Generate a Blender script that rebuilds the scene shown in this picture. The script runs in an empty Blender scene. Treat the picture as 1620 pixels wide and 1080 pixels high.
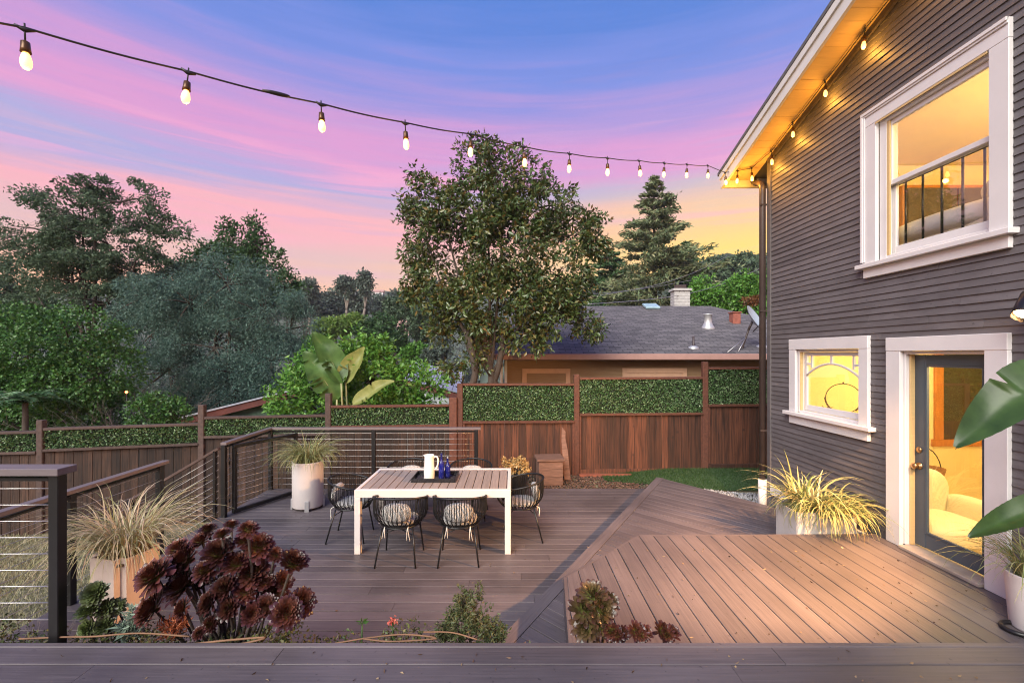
import bpy, bmesh, math, random
import numpy as np
from mathutils import Vector, Matrix, Euler

scene = bpy.context.scene
R = math.radians
random.seed(7)
# ------------------------------------------------------------------ camera
CAM_H = 2.35
FPX = 720.0            # focal length in photograph pixels (1620 wide)
cam_data = bpy.data.cameras.new('camera')
cam_data.sensor_width = 36.0
cam_data.lens = 36.0 * FPX / 1620.0
cam_data.shift_y = 20.0 / 1620.0
cam_data.clip_start = 0.05
cam_data.clip_end = 6000
cam = bpy.data.objects.new('camera', cam_data)
scene.collection.objects.link(cam)
cam.location = (0, 0, CAM_H)
cam.rotation_euler = (R(90), 0, 0)
scene.camera = cam

# ------------------------------------------------------------------ render / view
scene.view_settings.view_transform = 'Standard'
scene.view_settings.look = 'None'
scene.view_settings.gamma = 1.0
scene.view_settings.use_curve_mapping = False
scene.view_settings.exposure = 0.45
scene.cycles.use_denoising = True
scene.cycles.filter_width = 1.1
scene.cycles.max_bounces = 8
scene.cycles.diffuse_bounces = 4
scene.cycles.glossy_bounces = 3
scene.cycles.transparent_max_bounces = 12
scene.cycles.sample_clamp_indirect = 6.0
scene.cycles.caustics_reflective = False
scene.cycles.caustics_refractive = False

def lin(r, g, b):
    f = lambda c: (c/255/12.92) if c/255 <= 0.04045 else ((c/255+0.055)/1.055)**2.4
    return (f(r), f(g), f(b), 1.0)

# ------------------------------------------------------------------ world: dusk sky with pink cloud bands
world = bpy.data.worlds.new('World'); scene.world = world; world.use_nodes = True
nt = world.node_tree; nt.nodes.clear()
def N(t, **kw):
    n = nt.nodes.new(t)
    for k, v in kw.items(): setattr(n, k, v)
    return n
def LK(a, b): nt.links.new(a, b)
def M(op, a, b=None, c=None, clamp=False):
    n = N('ShaderNodeMath', operation=op, use_clamp=clamp)
    for i, v in enumerate((a, b, c)):
        if v is None: continue
        if isinstance(v, (int, float)): n.inputs[i].default_value = v
        else: LK(v, n.inputs[i])
    return n.outputs[0]
def mixc(f, a, b):
    n = N('ShaderNodeMix', data_type='RGBA')
    for s, v in ((0, f), (6, a), (7, b)):
        if isinstance(v, (int, float)): n.inputs[s].default_value = v
        elif isinstance(v, tuple): n.inputs[s].default_value = v
        else: LK(v, n.inputs[s])
    return n.outputs[2]
tc = N('ShaderNodeTexCoord'); sep = N('ShaderNodeSeparateXYZ'); LK(tc.outputs['Generated'], sep.inputs[0])
zz = sep.outputs[2]
az = M('ARCTAN2', sep.outputs[0], sep.outputs[1])
def streak(ax, zx, skew, scale, detail, seed):
    c = N('ShaderNodeCombineXYZ')
    LK(M('MULTIPLY', az, ax), c.inputs[0])
    LK(M('ADD', M('MULTIPLY', zz, zx), M('MULTIPLY', az, skew)), c.inputs[1])
    c.inputs[2].default_value = seed
    n = N('ShaderNodeTexNoise'); n.inputs['Scale'].default_value = scale; n.inputs['Detail'].default_value = detail
    n.inputs['Roughness'].default_value = 0.55; n.inputs['Distortion'].default_value = 0.35
    LK(c.outputs[0], n.inputs['Vector']); return n.outputs['Fac']
n1 = streak(0.9, 9.0, 0.05, 1.0, 6, 1.7)
n2 = streak(1.5, 34.0, 0.35, 1.1, 8, 5.2)
t = M('ADD', zz, M('MULTIPLY', M('SUBTRACT', n1, 0.5), 0.15))
t = M('ADD', t, M('MULTIPLY', M('SUBTRACT', n2, 0.5), 0.15))
ramp = N('ShaderNodeValToRGB'); cr = ramp.color_ramp
stops = [(0.0, (252,176,124)), (0.12, (254,188,146)), (0.19, (222,180,184)), (0.265, (242,170,184)), (0.33, (166,164,214)),
         (0.395, (214,148,202)), (0.45, (170,144,210)), (0.52, (114,136,216)), (0.60, (80,124,208)), (1.0, (64,100,188))]
while len(cr.elements) < len(stops): cr.elements.new(0.5)
for e, (p, c) in zip(cr.elements, stops): e.position = p; e.color = lin(*c)
LK(t, ramp.inputs[0])
# afterglow towards the set sun
SUN_AZ = 0.50
d = M('SUBTRACT', az, SUN_AZ)
glow = M('POWER', 2.718, M('MULTIPLY', M('MULTIPLY', d, d), -4.0))
low = M('SUBTRACT', 1.0, M('DIVIDE', M('ADD', zz, M('MULTIPLY', M('SUBTRACT', n1, 0.5), 0.12)), 0.38), clamp=True)
low2 = M('MULTIPLY', M('MULTIPLY', glow, M('POWER', low, 0.8)), 1.9, clamp=True)
col = mixc(low2, ramp.outputs[0], lin(255, 210, 104))
# thin rosy wisps
wisp = N('ShaderNodeMapRange', interpolation_type='SMOOTHSTEP'); LK(n2, wisp.inputs[0])
wisp.inputs[1].default_value = 0.52; wisp.inputs[2].default_value = 0.70; wisp.inputs[3].default_value = 0.0; wisp.inputs[4].default_value = 0.55
band = M('SUBTRACT', 1.0, M('MULTIPLY', M('ABSOLUTE', M('SUBTRACT', zz, 0.33)), 4.5), clamp=True)
col = mixc(M('MULTIPLY', wisp.outputs[0], band), col, lin(250, 170, 200))
sky = N('ShaderNodeTexSky', sky_type='NISHITA', sun_disc=False)
sky.sun_elevation = R(3); sky.sun_rotation = SUN_AZ
hs = N('ShaderNodeHueSaturation'); hs.inputs['Saturation'].default_value = 1.0; LK(sky.outputs[0], hs.inputs['Color'])
bg1 = N('ShaderNodeBackground'); LK(col, bg1.inputs[0]); bg1.inputs[1].default_value = 0.82
bg2 = N('ShaderNodeBackground'); LK(hs.outputs[0], bg2.inputs[0]); bg2.inputs[1].default_value = 0.01
add = N('ShaderNodeAddShader'); LK(bg1.outputs[0], add.inputs[0]); LK(bg2.outputs[0], add.inputs[1])
out = N('ShaderNodeOutputWorld'); LK(add.outputs[0], out.inputs[0])

# ------------------------------------------------------------------ sun: soft fill lamp added from behind the camera to brighten the foreground
sun = bpy.data.lights.new('sun', 'SUN'); sun.energy = 4.7; sun.angle = R(44); sun.color = (1.0, 0.95, 0.84)
fill_sun_o = bpy.data.objects.new('sun', sun); scene.collection.objects.link(fill_sun_o)
fill_sun_o.rotation_euler = Vector((0.50, 1.0, -0.80)).to_track_quat('-Z', 'Y').to_euler()

# ================================================================== helpers
COL = scene.collection
def at(px, py, Y):
    """photograph pixel at depth Y -> point"""
    return Vector(((px-810)*Y/FPX, Y, CAM_H-(py-560)*Y/FPX))

def tag(o, label=None, cat=None, group=None, kind=None):
    if label: o['label'] = label
    if cat: o['category'] = cat
    if group: o['group'] = group
    if kind: o['kind'] = kind
    return o
def empty(name, loc=(0,0,0), rz=0.0, label=None, cat=None, group=None, kind=None):
    o = bpy.data.objects.new(name, None); COL.objects.link(o)
    o.location = loc; o.rotation_euler = (0, 0, rz); o.empty_display_size = 0.1
    return tag(o, label, cat, group, kind)
def link(name, me, mat=None, parent=None, smooth=False):
    if mat is not None and not me.materials: me.materials.append(mat)
    o = bpy.data.objects.new(name, me); COL.objects.link(o)
    if parent is not None: o.parent = parent
    return o
def np_mesh(name, V, F, smooth=False):
    V = np.asarray(V, dtype=np.float32); F = np.asarray(F, dtype=np.int32)
    me = bpy.data.meshes.new(name)
    n, k = F.shape
    me.vertices.add(len(V)); me.vertices.foreach_set('co', V.ravel())
    me.loops.add(n*k); me.loops.foreach_set('vertex_index', F.ravel())
    me.polygons.add(n)
    me.polygons.foreach_set('loop_start', np.arange(0, n*k, k, dtype=np.int32))
    if smooth: me.polygons.foreach_set('use_smooth', np.ones(n, dtype=bool))
    me.update(calc_edges=True)
    return me

class MB:
    def __init__(s): s.v = []; s.f = []; s.sm = []
    def add(s, vs, fs, smooth=False):
        b = len(s.v); s.v += [tuple(v) for v in vs]; s.f += [tuple(i+b for i in f) for f in fs]; s.sm += [smooth]*len(fs)
        return s
    def box(s, x0, x1, y0, y1, z0, z1, M4=None):
        vs = [Vector((x, y, z)) for z in (z0, z1) for y in (y0, y1) for x in (x0, x1)]
        if M4 is not None: vs = [M4 @ v for v in vs]
        return s.add(vs, [(0,2,3,1), (4,5,7,6), (0,1,5,4), (2,6,7,3), (0,4,6,2), (1,3,7,5)])
    def bbox(s, x0, x1, y0, y1, z0, z1, b=0.004, M4=None):
        """box with all twelve edges chamfered"""
        b = min(b, (x1-x0)*.45, (y1-y0)*.45, (z1-z0)*.45)
        bm = bmesh.new(); bmesh.ops.create_cube(bm, size=1)
        for v in bm.verts:
            v.co = Vector((x0+(v.co.x+.5)*(x1-x0), y0+(v.co.y+.5)*(y1-y0), z0+(v.co.z+.5)*(z1-z0)))
        bmesh.ops.bevel(bm, geom=list(bm.edges), offset=b, segments=1, affect='EDGES')
        if M4 is not None: bm.transform(M4)
        bm.verts.index_update()
        s.add([v.co for v in bm.verts], [[v.index for v in f.verts] for f in bm.faces]); bm.free(); return s
    def tube(s, pts, rad, n=8, cap=True, smooth=True):
        pts = [Vector(p) for p in pts]; m = len(pts)
        rr = list(rad) if isinstance(rad, (list, tuple)) else [rad]*m
        T0 = (pts[1]-pts[0]).normalized()
        ref = Vector((0,0,1)) if abs(T0.z) < .9 else Vector((1,0,0))
        nrm = T0.cross(ref).normalized(); vs = []
        for i, p in enumerate(pts):
            a = pts[max(i-1, 0)]; b = pts[min(i+1, m-1)]
            T = (b-a); T = T.normalized() if T.length > 1e-9 else T0
            nrm = (nrm - T*nrm.dot(T)); nrm = nrm.normalized() if nrm.length > 1e-9 else T.orthogonal().normalized()
            bn = T.cross(nrm)
            for k in range(n):
                a_ = 2*math.pi*k/n
                vs.append(p + (nrm*math.cos(a_)+bn*math.sin(a_))*rr[i])
        fs = [(i*n+k, i*n+(k+1) % n, (i+1)*n+(k+1) % n, (i+1)*n+k) for i in range(m-1) for k in range(n)]
        if cap: fs += [tuple(reversed(range(n))), tuple(range((m-1)*n, m*n))]
        return s.add(vs, fs, smooth)
    def lathe(s, prof, n=24, c=(0,0,0), smooth=True, M4=None, cap=True):
        c = Vector(c); vs = []
        for r, z in prof:
            for k in range(n):
                a = 2*math.pi*k/n; v = Vector((r*math.cos(a), r*math.sin(a), z))
                if M4 is not None: v = M4 @ v
                vs.append(v+c)
        m = len(prof)
        fs = [(i*n+k, i*n+(k+1) % n, (i+1)*n+(k+1) % n, (i+1)*n+k) for i in range(m-1) for k in range(n)]
        if cap: fs += [tuple(reversed(range(n))), tuple(range((m-1)*n, m*n))]
        return s.add(vs, fs, smooth)
    def prism(s, poly, z0, z1):
        n = len(poly)
        vs = [(x, y, z0) for x, y in poly]+[(x, y, z1) for x, y in poly]
        fs = [tuple(reversed(range(n))), tuple(range(n, 2*n))]+[(i, (i+1) % n, n+(i+1) % n, n+i) for i in range(n)]
        return s.add(vs, fs)
    def mesh(s, name):
        me = bpy.data.meshes.new(name); me.from_pydata(s.v, [], s.f)
        me.polygons.foreach_set('use_smooth', s.sm); me.update(); return me
    def build(s, name, mat=None, parent=None):
        return link(name, s.mesh(name), mat, parent)
def box(name, x0, x1, y0, y1, z0, z1, mat, parent=None, b=0.004):
    """a box part with its origin at its own centre (so object-space grain differs)"""
    c = Vector(((x0+x1)/2, (y0+y1)/2, (z0+z1)/2))
    m = MB()
    (m.bbox(x0-c.x, x1-c.x, y0-c.y, y1-c.y, z0-c.z, z1-c.z, b) if b else m.box(x0-c.x, x1-c.x, y0-c.y, y1-c.y, z0-c.z, z1-c.z))
    o = m.build(name, mat, parent); o.location = c; return o
def beam(name, a, b, w, h, mat, parent=None, bev=.003, roll=0.0):
    """rectangular bar from a to b (w sideways, h upward)"""
    a = Vector(a); b = Vector(b); d = b-a; L = d.length
    q = d.to_track_quat('X', 'Z')
    m = MB(); m.bbox(-L/2, L/2, -w/2, w/2, -h/2, h/2, bev)
    o = m.build(name, mat, parent); o.location = (a+b)/2; o.rotation_mode = 'QUATERNION'; o.rotation_quaternion = q
    return o
def tube(name, pts, rad, mat, parent=None, n=8):
    return MB().tube(pts, rad, n).build(name, mat, parent)
def catmull(P, sub=8):
    P = [Vector(p) for p in P]; Q = [2*P[0]-P[1]]+P+[2*P[-1]-P[-2]]; o = []
    for i in range(1, len(Q)-2):
        for k in range(sub):
            t = k/sub
            o.append(.5*((2*Q[i])+(-Q[i-1]+Q[i+1])*t+(2*Q[i-1]-5*Q[i]+4*Q[i+1]-Q[i+2])*t*t+(-Q[i-1]+3*Q[i]-3*Q[i+1]+Q[i+2])*t**3))
    return o+[P[-1]]

# ------------------------------------------------------------------ materials
def c4(c): return (c[0], c[1], c[2], 1.0)
def pmat(name, col, rough=.6, var=.2, scale=6, stretch=(1,1,1), bump=.15, bscale=None, metallic=0.0, objrand=0.0,
         col2=None, spec=.5, patch=0.0, transl=0.0, islands=None, emit=None, wave=None, knots=0.0, coords='Object'):
    m = bpy.data.materials.new(name); m.use_nodes = True
    t = m.node_tree; b = t.nodes['Principled BSDF']
    def nn(k, **kw):
        n = t.nodes.new(k)
        for a, v in kw.items(): setattr(n, a, v)
        return n
    b.inputs['Roughness'].default_value = rough; b.inputs['Metallic'].default_value = metallic
    b.inputs['Specular IOR Level'].default_value = spec
    tc = nn('ShaderNodeTexCoord'); oi = nn('ShaderNodeObjectInfo')
    mp = nn('ShaderNodeMapping'); mp.inputs['Scale'].default_value = stretch
    off = nn('ShaderNodeVectorMath', operation='MULTIPLY_ADD')
    cmb = nn('ShaderNodeCombineXYZ')
    for i in range(3): t.links.new(oi.outputs['Random'], cmb.inputs[i])
    t.links.new(cmb.outputs[0], off.inputs[0]); off.inputs[1].default_value = (17., 31., 23.)
    t.links.new(tc.outputs[coords], off.inputs[2]); t.links.new(off.outputs[0], mp.inputs[0])
    no = nn('ShaderNodeTexNoise'); no.inputs['Scale'].default_value = scale; no.inputs['Detail'].default_value = 7; no.inputs['Roughness'].default_value = .6
    t.links.new(mp.outputs[0], no.inputs['Vector'])
    rp = nn('ShaderNodeValToRGB'); e = rp.color_ramp.elements
    hi = col2 if col2 else tuple(min(1, x*(1+var)) for x in col)
    lo = tuple(x*(1-var) for x in col)
    e[0].position = .3; e[0].color = c4(lo); e[1].position = .72; e[1].color = c4(hi)
    t.links.new(no.outputs['Fac'], rp.inputs[0]); c = rp.outputs[0]
    def mul(c, fac, a, bb):
        mr = nn('ShaderNodeMapRange'); t.links.new(fac, mr.inputs[0]); mr.inputs[3].default_value = a; mr.inputs[4].default_value = bb
        vm = nn('ShaderNodeVectorMath', operation='SCALE'); t.links.new(c, vm.inputs[0]); t.links.new(mr.outputs[0], vm.inputs['Scale'])
        return vm.outputs[0]
    if islands:
        g = nn('ShaderNodeNewGeometry'); r2 = nn('ShaderNodeValToRGB'); r2.color_ramp.interpolation = 'LINEAR'
        while len(r2.color_ramp.elements) < len(islands): r2.color_ramp.elements.new(.5)
        for i, (e_, (p, cc)) in enumerate(zip(r2.color_ramp.elements, islands)): e_.position = p; e_.color = c4(cc)
        t.links.new(g.outputs['Random Per Island'], r2.inputs[0]); c = r2.outputs[0]
    if objrand: c = mul(c, oi.outputs['Random'], 1-objrand, 1+objrand)
    if patch:
        n2 = nn('ShaderNodeTexNoise'); n2.inputs['Scale'].default_value = .9; n2.inputs['Detail'].default_value = 4
        ge = nn('ShaderNodeNewGeometry'); t.links.new(ge.outputs['Position'], n2.inputs['Vector'])
        mr = nn('ShaderNodeMapRange'); t.links.new(n2.outputs['Fac'], mr.inputs[0]); mr.inputs[1].default_value = .35; mr.inputs[2].default_value = .68
        c = mul(c, mr.outputs[0], 1-patch, 1+patch)
        n3 = nn('ShaderNodeTexNoise'); n3.inputs['Scale'].default_value = 34; n3.inputs['Detail'].default_value = 2
        t.links.new(ge.outputs['Position'], n3.inputs['Vector'])
        m3 = nn('ShaderNodeMapRange'); t.links.new(n3.outputs['Fac'], m3.inputs[0]); m3.inputs[1].default_value = .70; m3.inputs[2].default_value = .76
        c = mul(c, m3.outputs[0], 1.0, .55)
        ra = nn('ShaderNodeMapRange'); t.links.new(n2.outputs['Fac'], ra.inputs[0]); ra.inputs[3].default_value = rough-.13; ra.inputs[4].default_value = rough+.16
        t.links.new(ra.outputs[0], b.inputs['Roughness'])
    if wave:
        sc_, a_, b_ = wave
        w = nn('ShaderNodeTexWave'); w.inputs['Scale'].default_value = sc_; w.inputs['Distortion'].default_value = 6; w.inputs['Detail'].default_value = 2
        w.inputs['Detail Scale'].default_value = 2
        t.links.new(tc.outputs['Object'], w.inputs['Vector'])
        mr = nn('ShaderNodeMapRange'); t.links.new(w.outputs['Fac'], mr.inputs[0]); mr.inputs[1].default_value = .3; mr.inputs[2].default_value = .6
        mx = nn('ShaderNodeMix', data_type='RGBA'); t.links.new(mr.outputs[0], mx.inputs[0]); mx.inputs[6].default_value = c4(a_); mx.inputs[7].default_value = c4(b_)
        c = mx.outputs[2]
    if knots:
        vo = nn('ShaderNodeTexVoronoi'); vo.inputs['Scale'].default_value = 3.2
        t.links.new(off.outputs[0], vo.inputs['Vector'])
        mr = nn('ShaderNodeMapRange'); t.links.new(vo.outputs['Distance'], mr.inputs[0]); mr.inputs[1].default_value = .05; mr.inputs[2].default_value = .12
        c = mul(c, mr.outputs[0], 1-knots, 1.0)
    t.links.new(c, b.inputs['Base Color'])
    if bump:
        bp = nn('ShaderNodeBump'); bp.inputs['Strength'].default_value = bump; bp.inputs['Distance'].default_value = .01
        if bscale:
            nb = nn('ShaderNodeTexNoise'); nb.inputs['Scale'].default_value = bscale; nb.inputs['Detail'].default_value = 3
            t.links.new(mp.outputs[0], nb.inputs['Vector']); t.links.new(nb.outputs['Fac'], bp.inputs['Height'])
        else: t.links.new(no.outputs['Fac'], bp.inputs['Height'])
        t.links.new(bp.outputs[0], b.inputs['Normal'])
    if transl:
        tr = nn('ShaderNodeBsdfTranslucent'); mx = nn('ShaderNodeMixShader'); mx.inputs[0].default_value = transl
        t.links.new(c, tr.inputs[0]); t.links.new(b.outputs[0], mx.inputs[1]); t.links.new(tr.outputs[0], mx.inputs[2])
        t.links.new(mx.outputs[0], t.nodes['Material Output'].inputs[0])
    if emit:
        b.inputs['Emission Color'].default_value = c4(emit[0]); b.inputs['Emission Strength'].default_value = emit[1]
    return m
def lmat(name, cols, rough=.5, transl=.25, spec=.35, gain=1.0):
    cols = [tuple(min(1, x*gain) for x in c) for c in cols]
    n = len(cols)
    return pmat(name, cols[0], rough=rough, transl=transl, bump=0, spec=spec, islands=[(i/max(1, n-1), c) for i, c in enumerate(cols)])
def glassmat(name, tint=(1,1,1), refl=1.0):
    m = bpy.data.materials.new(name); m.use_nodes = True; t = m.node_tree; t.nodes.clear()
    o = t.nodes.new('ShaderNodeOutputMaterial'); tr = t.nodes.new('ShaderNodeBsdfTransparent'); gl = t.nodes.new('ShaderNodeBsdfGlossy')
    tr.inputs[0].default_value = c4(tint); gl.inputs['Roughness'].default_value = .01
    fr = t.nodes.new('ShaderNodeFresnel'); fr.inputs[0].default_value = 1.5
    k = t.nodes.new('ShaderNodeMath'); k.operation = 'MULTIPLY'; k.inputs[1].default_value = 3.4*refl; k.use_clamp = True
    mx = t.nodes.new('ShaderNodeMixShader'); t.links.new(fr.outputs[0], k.inputs[0]); 
    ge = t.nodes.new('ShaderNodeNewGeometry'); iv = t.nodes.new('ShaderNodeMath'); iv.operation = 'SUBTRACT'; iv.inputs[0].default_value = 1.0
    t.links.new(ge.outputs['Backfacing'], iv.inputs[1]); k2 = t.nodes.new('ShaderNodeMath'); k2.operation = 'MULTIPLY'
    t.links.new(k.outputs[0], k2.inputs[0]); t.links.new(iv.outputs[0], k2.inputs[1]); t.links.new(k2.outputs[0], mx.inputs[0])
    t.links.new(tr.outputs[0], mx.inputs[1]); t.links.new(gl.outputs[0], mx.inputs[2]); t.links.new(mx.outputs[0], o.inputs[0])
    return m

MT = {}
MT['deck'] = pmat('deck_composite', (.096,.081,.086), rough=.50, var=.22, scale=9, stretch=(.22,8,8), bump=.14, objrand=.17, patch=.28)
MT['siding'] = pmat('siding_paint', (.114,.105,.110), rough=.58, var=.16, scale=5, stretch=(4,1,4), bump=.15, objrand=.14, patch=.10)
MT['sheath'] = pmat('sheathing', (.06,.055,.055), rough=.9)
MT['white'] = pmat('white_paint', (.66,.645,.65), rough=.45, var=.05, scale=3, bump=.06, bscale=25)
MT['roof_white'] = pmat('roof_edge_paint', (.62,.62,.60), rough=.55, var=.08, scale=3, bump=.05)
MT['soffit'] = pmat('soffit_boards', (.58,.41,.19), rough=.6, var=.06, scale=6, stretch=(1,8,8), bump=.08, objrand=.05)  # amber of the bulb light is partly put into this board colour
MT['plaster'] = pmat('cream_plaster', (.78,.66,.36), rough=.8, var=.02, bump=.03, bscale=60)
MT['room_floor'] = pmat('room_carpet', (.55,.46,.30), rough=.95, var=.1, scale=80)
MT['brown'] = pmat('brown_metal', (.05,.035,.032), rough=.45, var=.15, bump=.03)
MT['black'] = pmat('black_metal', (.007,.007,.008), rough=.38, var=.2, bump=.03)
MT['steel'] = pmat('steel_cable', (.52,.51,.50), rough=.35, metallic=.8, var=.05, bump=0)
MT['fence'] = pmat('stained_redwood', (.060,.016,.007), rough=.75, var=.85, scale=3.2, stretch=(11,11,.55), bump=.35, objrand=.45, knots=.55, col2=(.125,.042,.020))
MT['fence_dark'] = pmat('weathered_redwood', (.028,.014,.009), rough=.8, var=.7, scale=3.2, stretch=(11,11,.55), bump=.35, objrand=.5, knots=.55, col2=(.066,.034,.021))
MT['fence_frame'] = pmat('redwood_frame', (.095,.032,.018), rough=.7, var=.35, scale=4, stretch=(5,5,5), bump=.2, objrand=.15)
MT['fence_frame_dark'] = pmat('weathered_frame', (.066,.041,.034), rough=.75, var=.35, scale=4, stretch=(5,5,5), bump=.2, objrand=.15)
MT['rail'] = pmat('rail_cap', (.15,.125,.13), rough=.42, var=.15, scale=8, stretch=(.4,6,6), bump=.08)
MT['glass'] = glassmat('window_glass')
MT['door'] = pmat('slate_blue_paint', (.052,.074,.098), rough=.4, var=.06, bump=.04)
MT['brass'] = pmat('aged_brass', (.42,.26,.12), rough=.3, metallic=.9, var=.15, bump=0)
MT['soil'] = pmat('soil', (.05,.035,.025), rough=.95, var=.5, scale=25, bump=.6)
# ================================================================== ground
def sstep(a, b, x):
    t = min(1, max(0, (x-a)/(b-a))); return t*t*(3-2*t)
def ground_h(X, Y):
    near = -.06 + (-.72)*sstep(-.9, -4.0, X) * 1.0
    if Y < 3.3: near = min(near, -.06)
    z = near
    if Y > 9.3:
        left = sstep(3.0, -6.0, X)
        z = near*(1-sstep(9.3, 13, Y)) + sstep(9.3, 13, Y)*(-.5-1.2*left) - 3.0*left*sstep(13, 30, Y) - 9*sstep(25, 90, Y)*left - 3*sstep(25, 60, Y)*(1-left)
        z += 30*sstep(90, 520, Y)*left + 40*sstep(45, 330, Y)*(1-left)
    return z
xs = sorted(set([round(-12+.6*i, 2) for i in range(41)] + [-700,-500,-300,-200,-140,-100,-75,-55,-40,-30,-23,-18,-15,15,19,25,32,42,55,75,100,140,200,300,500,700]))
ys = sorted(set([round(-6+.6*i, 2) for i in range(36)] + [-120,-40,-15,17,20,24,28,33,40,48,58,70,85,105,130,160,200,250,320,420,540,700]))
V = [(x, y, ground_h(x, y)) for y in ys for x in xs]
nx = len(xs)
F = [(j*nx+i, j*nx+i+1, (j+1)*nx+i+1, (j+1)*nx+i) for j in range(len(ys)-1) for i in range(nx-1)]
MT['ground'] = pmat('dry_grass_soil', (.17,.15,.085), rough=.95, var=.4, scale=2.5, bump=.5, bscale=30, col2=(.22,.20,.12), coords='Object')
t = MT['ground'].node_tree; bs = t.nodes['Principled BSDF']; lk = bs.inputs['Base Color'].links[0].from_socket
ge = t.nodes.new('ShaderNodeNewGeometry'); sx = t.nodes.new('ShaderNodeSeparateXYZ'); t.links.new(ge.outputs['Position'], sx.inputs[0])
mr = t.nodes.new('ShaderNodeMapRange'); t.links.new(sx.outputs[1], mr.inputs[0]); mr.inputs[1].default_value = 9; mr.inputs[2].default_value = 30
mx = t.nodes.new('ShaderNodeMix'); mx.data_type = 'RGBA'; t.links.new(mr.outputs[0], mx.inputs[0]); t.links.new(lk, mx.inputs[6]); mx.inputs[7].default_value = (.03,.045,.025,1); t.links.new(mx.outputs[2], bs.inputs['Base Color'])
g = link('ground', np_mesh('ground', V, F, True), MT['ground']); tag(g, kind='structure', label='sloping earth and dry grass under the whole hillside')

# far hills
def hill(name, pts, depth, Y, mat, label):
    m = MB(); n = len(pts); vs = []
    for (px, py) in pts:
        p = at(px, py, Y); vs += [(p.x, Y, p.z), (p.x*1.1, Y+depth, p.z-30), (p.x*.95, Y-depth*.7, -12), ]
    fs = []
    for i in range(n-1):
        a, b = i*3, (i+1)*3
        fs += [(a+2, b+2, b, a), (a, b, b+1, a+1)]
    m.add(vs, fs, True); o = m.build(name, mat); tag(o, label, kind='structure'); return o
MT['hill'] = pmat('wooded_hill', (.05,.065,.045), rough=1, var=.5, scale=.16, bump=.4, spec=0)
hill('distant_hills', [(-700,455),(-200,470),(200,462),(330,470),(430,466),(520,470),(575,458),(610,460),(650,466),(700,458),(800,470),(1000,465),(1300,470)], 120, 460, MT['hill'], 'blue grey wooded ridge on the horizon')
random.seed(3)
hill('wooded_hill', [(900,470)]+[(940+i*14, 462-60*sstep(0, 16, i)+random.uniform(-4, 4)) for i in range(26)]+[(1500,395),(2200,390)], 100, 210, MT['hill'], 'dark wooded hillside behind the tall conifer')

# ================================================================== decks
def clip(poly, n, c):
    """keep the side where n.p <= c"""
    o = []
    for i in range(len(poly)):
        a, b = poly[i], poly[(i+1) % len(poly)]
        da, db = n[0]*a[0]+n[1]*a[1]-c, n[0]*b[0]+n[1]*b[1]-c
        if da <= 0: o.append(a)
        if da*db < 0:
            t = da/(da-db); o.append((a[0]+t*(b[0]-a[0]), a[1]+t*(b[1]-a[1])))
    return o
def planks(parent, poly, ang, pitch, gap, ztop, th, mat, joints=None, phase=0.0, name='plank'):
    u = (math.cos(ang), math.sin(ang)); w = (-u[1], u[0])
    ws = [p[0]*w[0]+p[1]*w[1] for p in poly]
    k = math.floor((min(ws)-phase)/pitch)
    while phase+k*pitch < max(ws):
        a, b = phase+k*pitch+gap/2, phase+(k+1)*pitch-gap/2; k += 1
        q = clip(clip(poly, w, b), (-w[0], -w[1]), -a)
        if len(q) < 3: continue
        us = [p[0]*u[0]+p[1]*u[1] for p in q]; u0, u1 = min(us), max(us)
        cuts = [u0]
        if joints and u1-u0 > joints:
            x = u0 + random.uniform(.35, 1.0)*joints
            while x < u1-.4: cuts.append(x); x += joints*random.uniform(.8, 1.1)
        cuts.append(u1)
        for i in range(len(cuts)-1):
            s = clip(clip(q, u, cuts[i+1]-(.0015 if i < len(cuts)-2 else 0)), (-u[0], -u[1]), -(cuts[i]+(.0015 if i else 0)))
            if len(s) < 3: continue
            cx = (cuts[i]+cuts[i+1])/2; cw = (a+b)/2
            loc = [(p[0]*u[0]+p[1]*u[1]-cx, p[0]*w[0]+p[1]*w[1]-cw) for p in s]
            # rounded top edges: lower ring full size, top ring inset
            n = len(loc); ins = .0035
            cxl = sum(p[0] for p in loc)/n; cyl = sum(p[1] for p in loc)/n
            top = [(p[0], p[1]-math.copysign(min(ins, abs(p[1]-cyl)*.5), p[1]-cyl)) for p in loc]
            m = MB(); vs = [(x, y, -th) for x, y in loc]+[(x, y, -.003) for x, y in loc]+[(x, y, 0) for x, y in top]
            fs = [tuple(reversed(range(n))), tuple(range(2*n, 3*n))]+[(i_, (i_+1) % n, n+(i_+1) % n, n+i_) for i_ in range(n)]+[(n+i_, n+(i_+1) % n, 2*n+(i_+1) % n, 2*n+i_) for i_ in range(n)]
            m.add(vs, fs); o = m.build(name, mat, parent)
            o.location = (u[0]*cx+w[0]*cw, u[1]*cx+w[1]*cw, ztop+random.uniform(-.0012, .0012)); o.rotation_euler = (0, 0, ang)
def slab(name, poly, z0, z1, mat, parent):
    return MB().prism(poly, z0, z1).build(name, mat, parent)
MT['under'] = pmat('dark_joists', (.02,.016,.015), rough=.9)
PW = .147
LOW_Z, MID_Z, UP_Z, FG_Z = 0.0, .20, .45, .66
random.seed(11)
low_poly = [(-4.2,3.02), (.02,3.02), (2.75,7.94), (-4.2,7.94)]
low = empty('lower_deck', label='grey brown deck platform under the dining table', kind='structure')
slab('joist_bed', low_poly, -.30, -.032, MT['under'], low)
planks(low, low_poly, 0.0, PW, .008, LOW_Z, .028, MT['deck'], joints=3.1, phase=.05)
slab('fascia_board', [(-4.235,3.0),(-4.205,3.0),(-4.205,7.97),(-4.235,7.97)], -.30, -.002, MT['deck'], low)
slab('fascia_board', [(-4.235,7.945),(2.75,7.945),(2.75,7.975),(-4.235,7.975)], -.30, -.002, MT['deck'], low)

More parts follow.
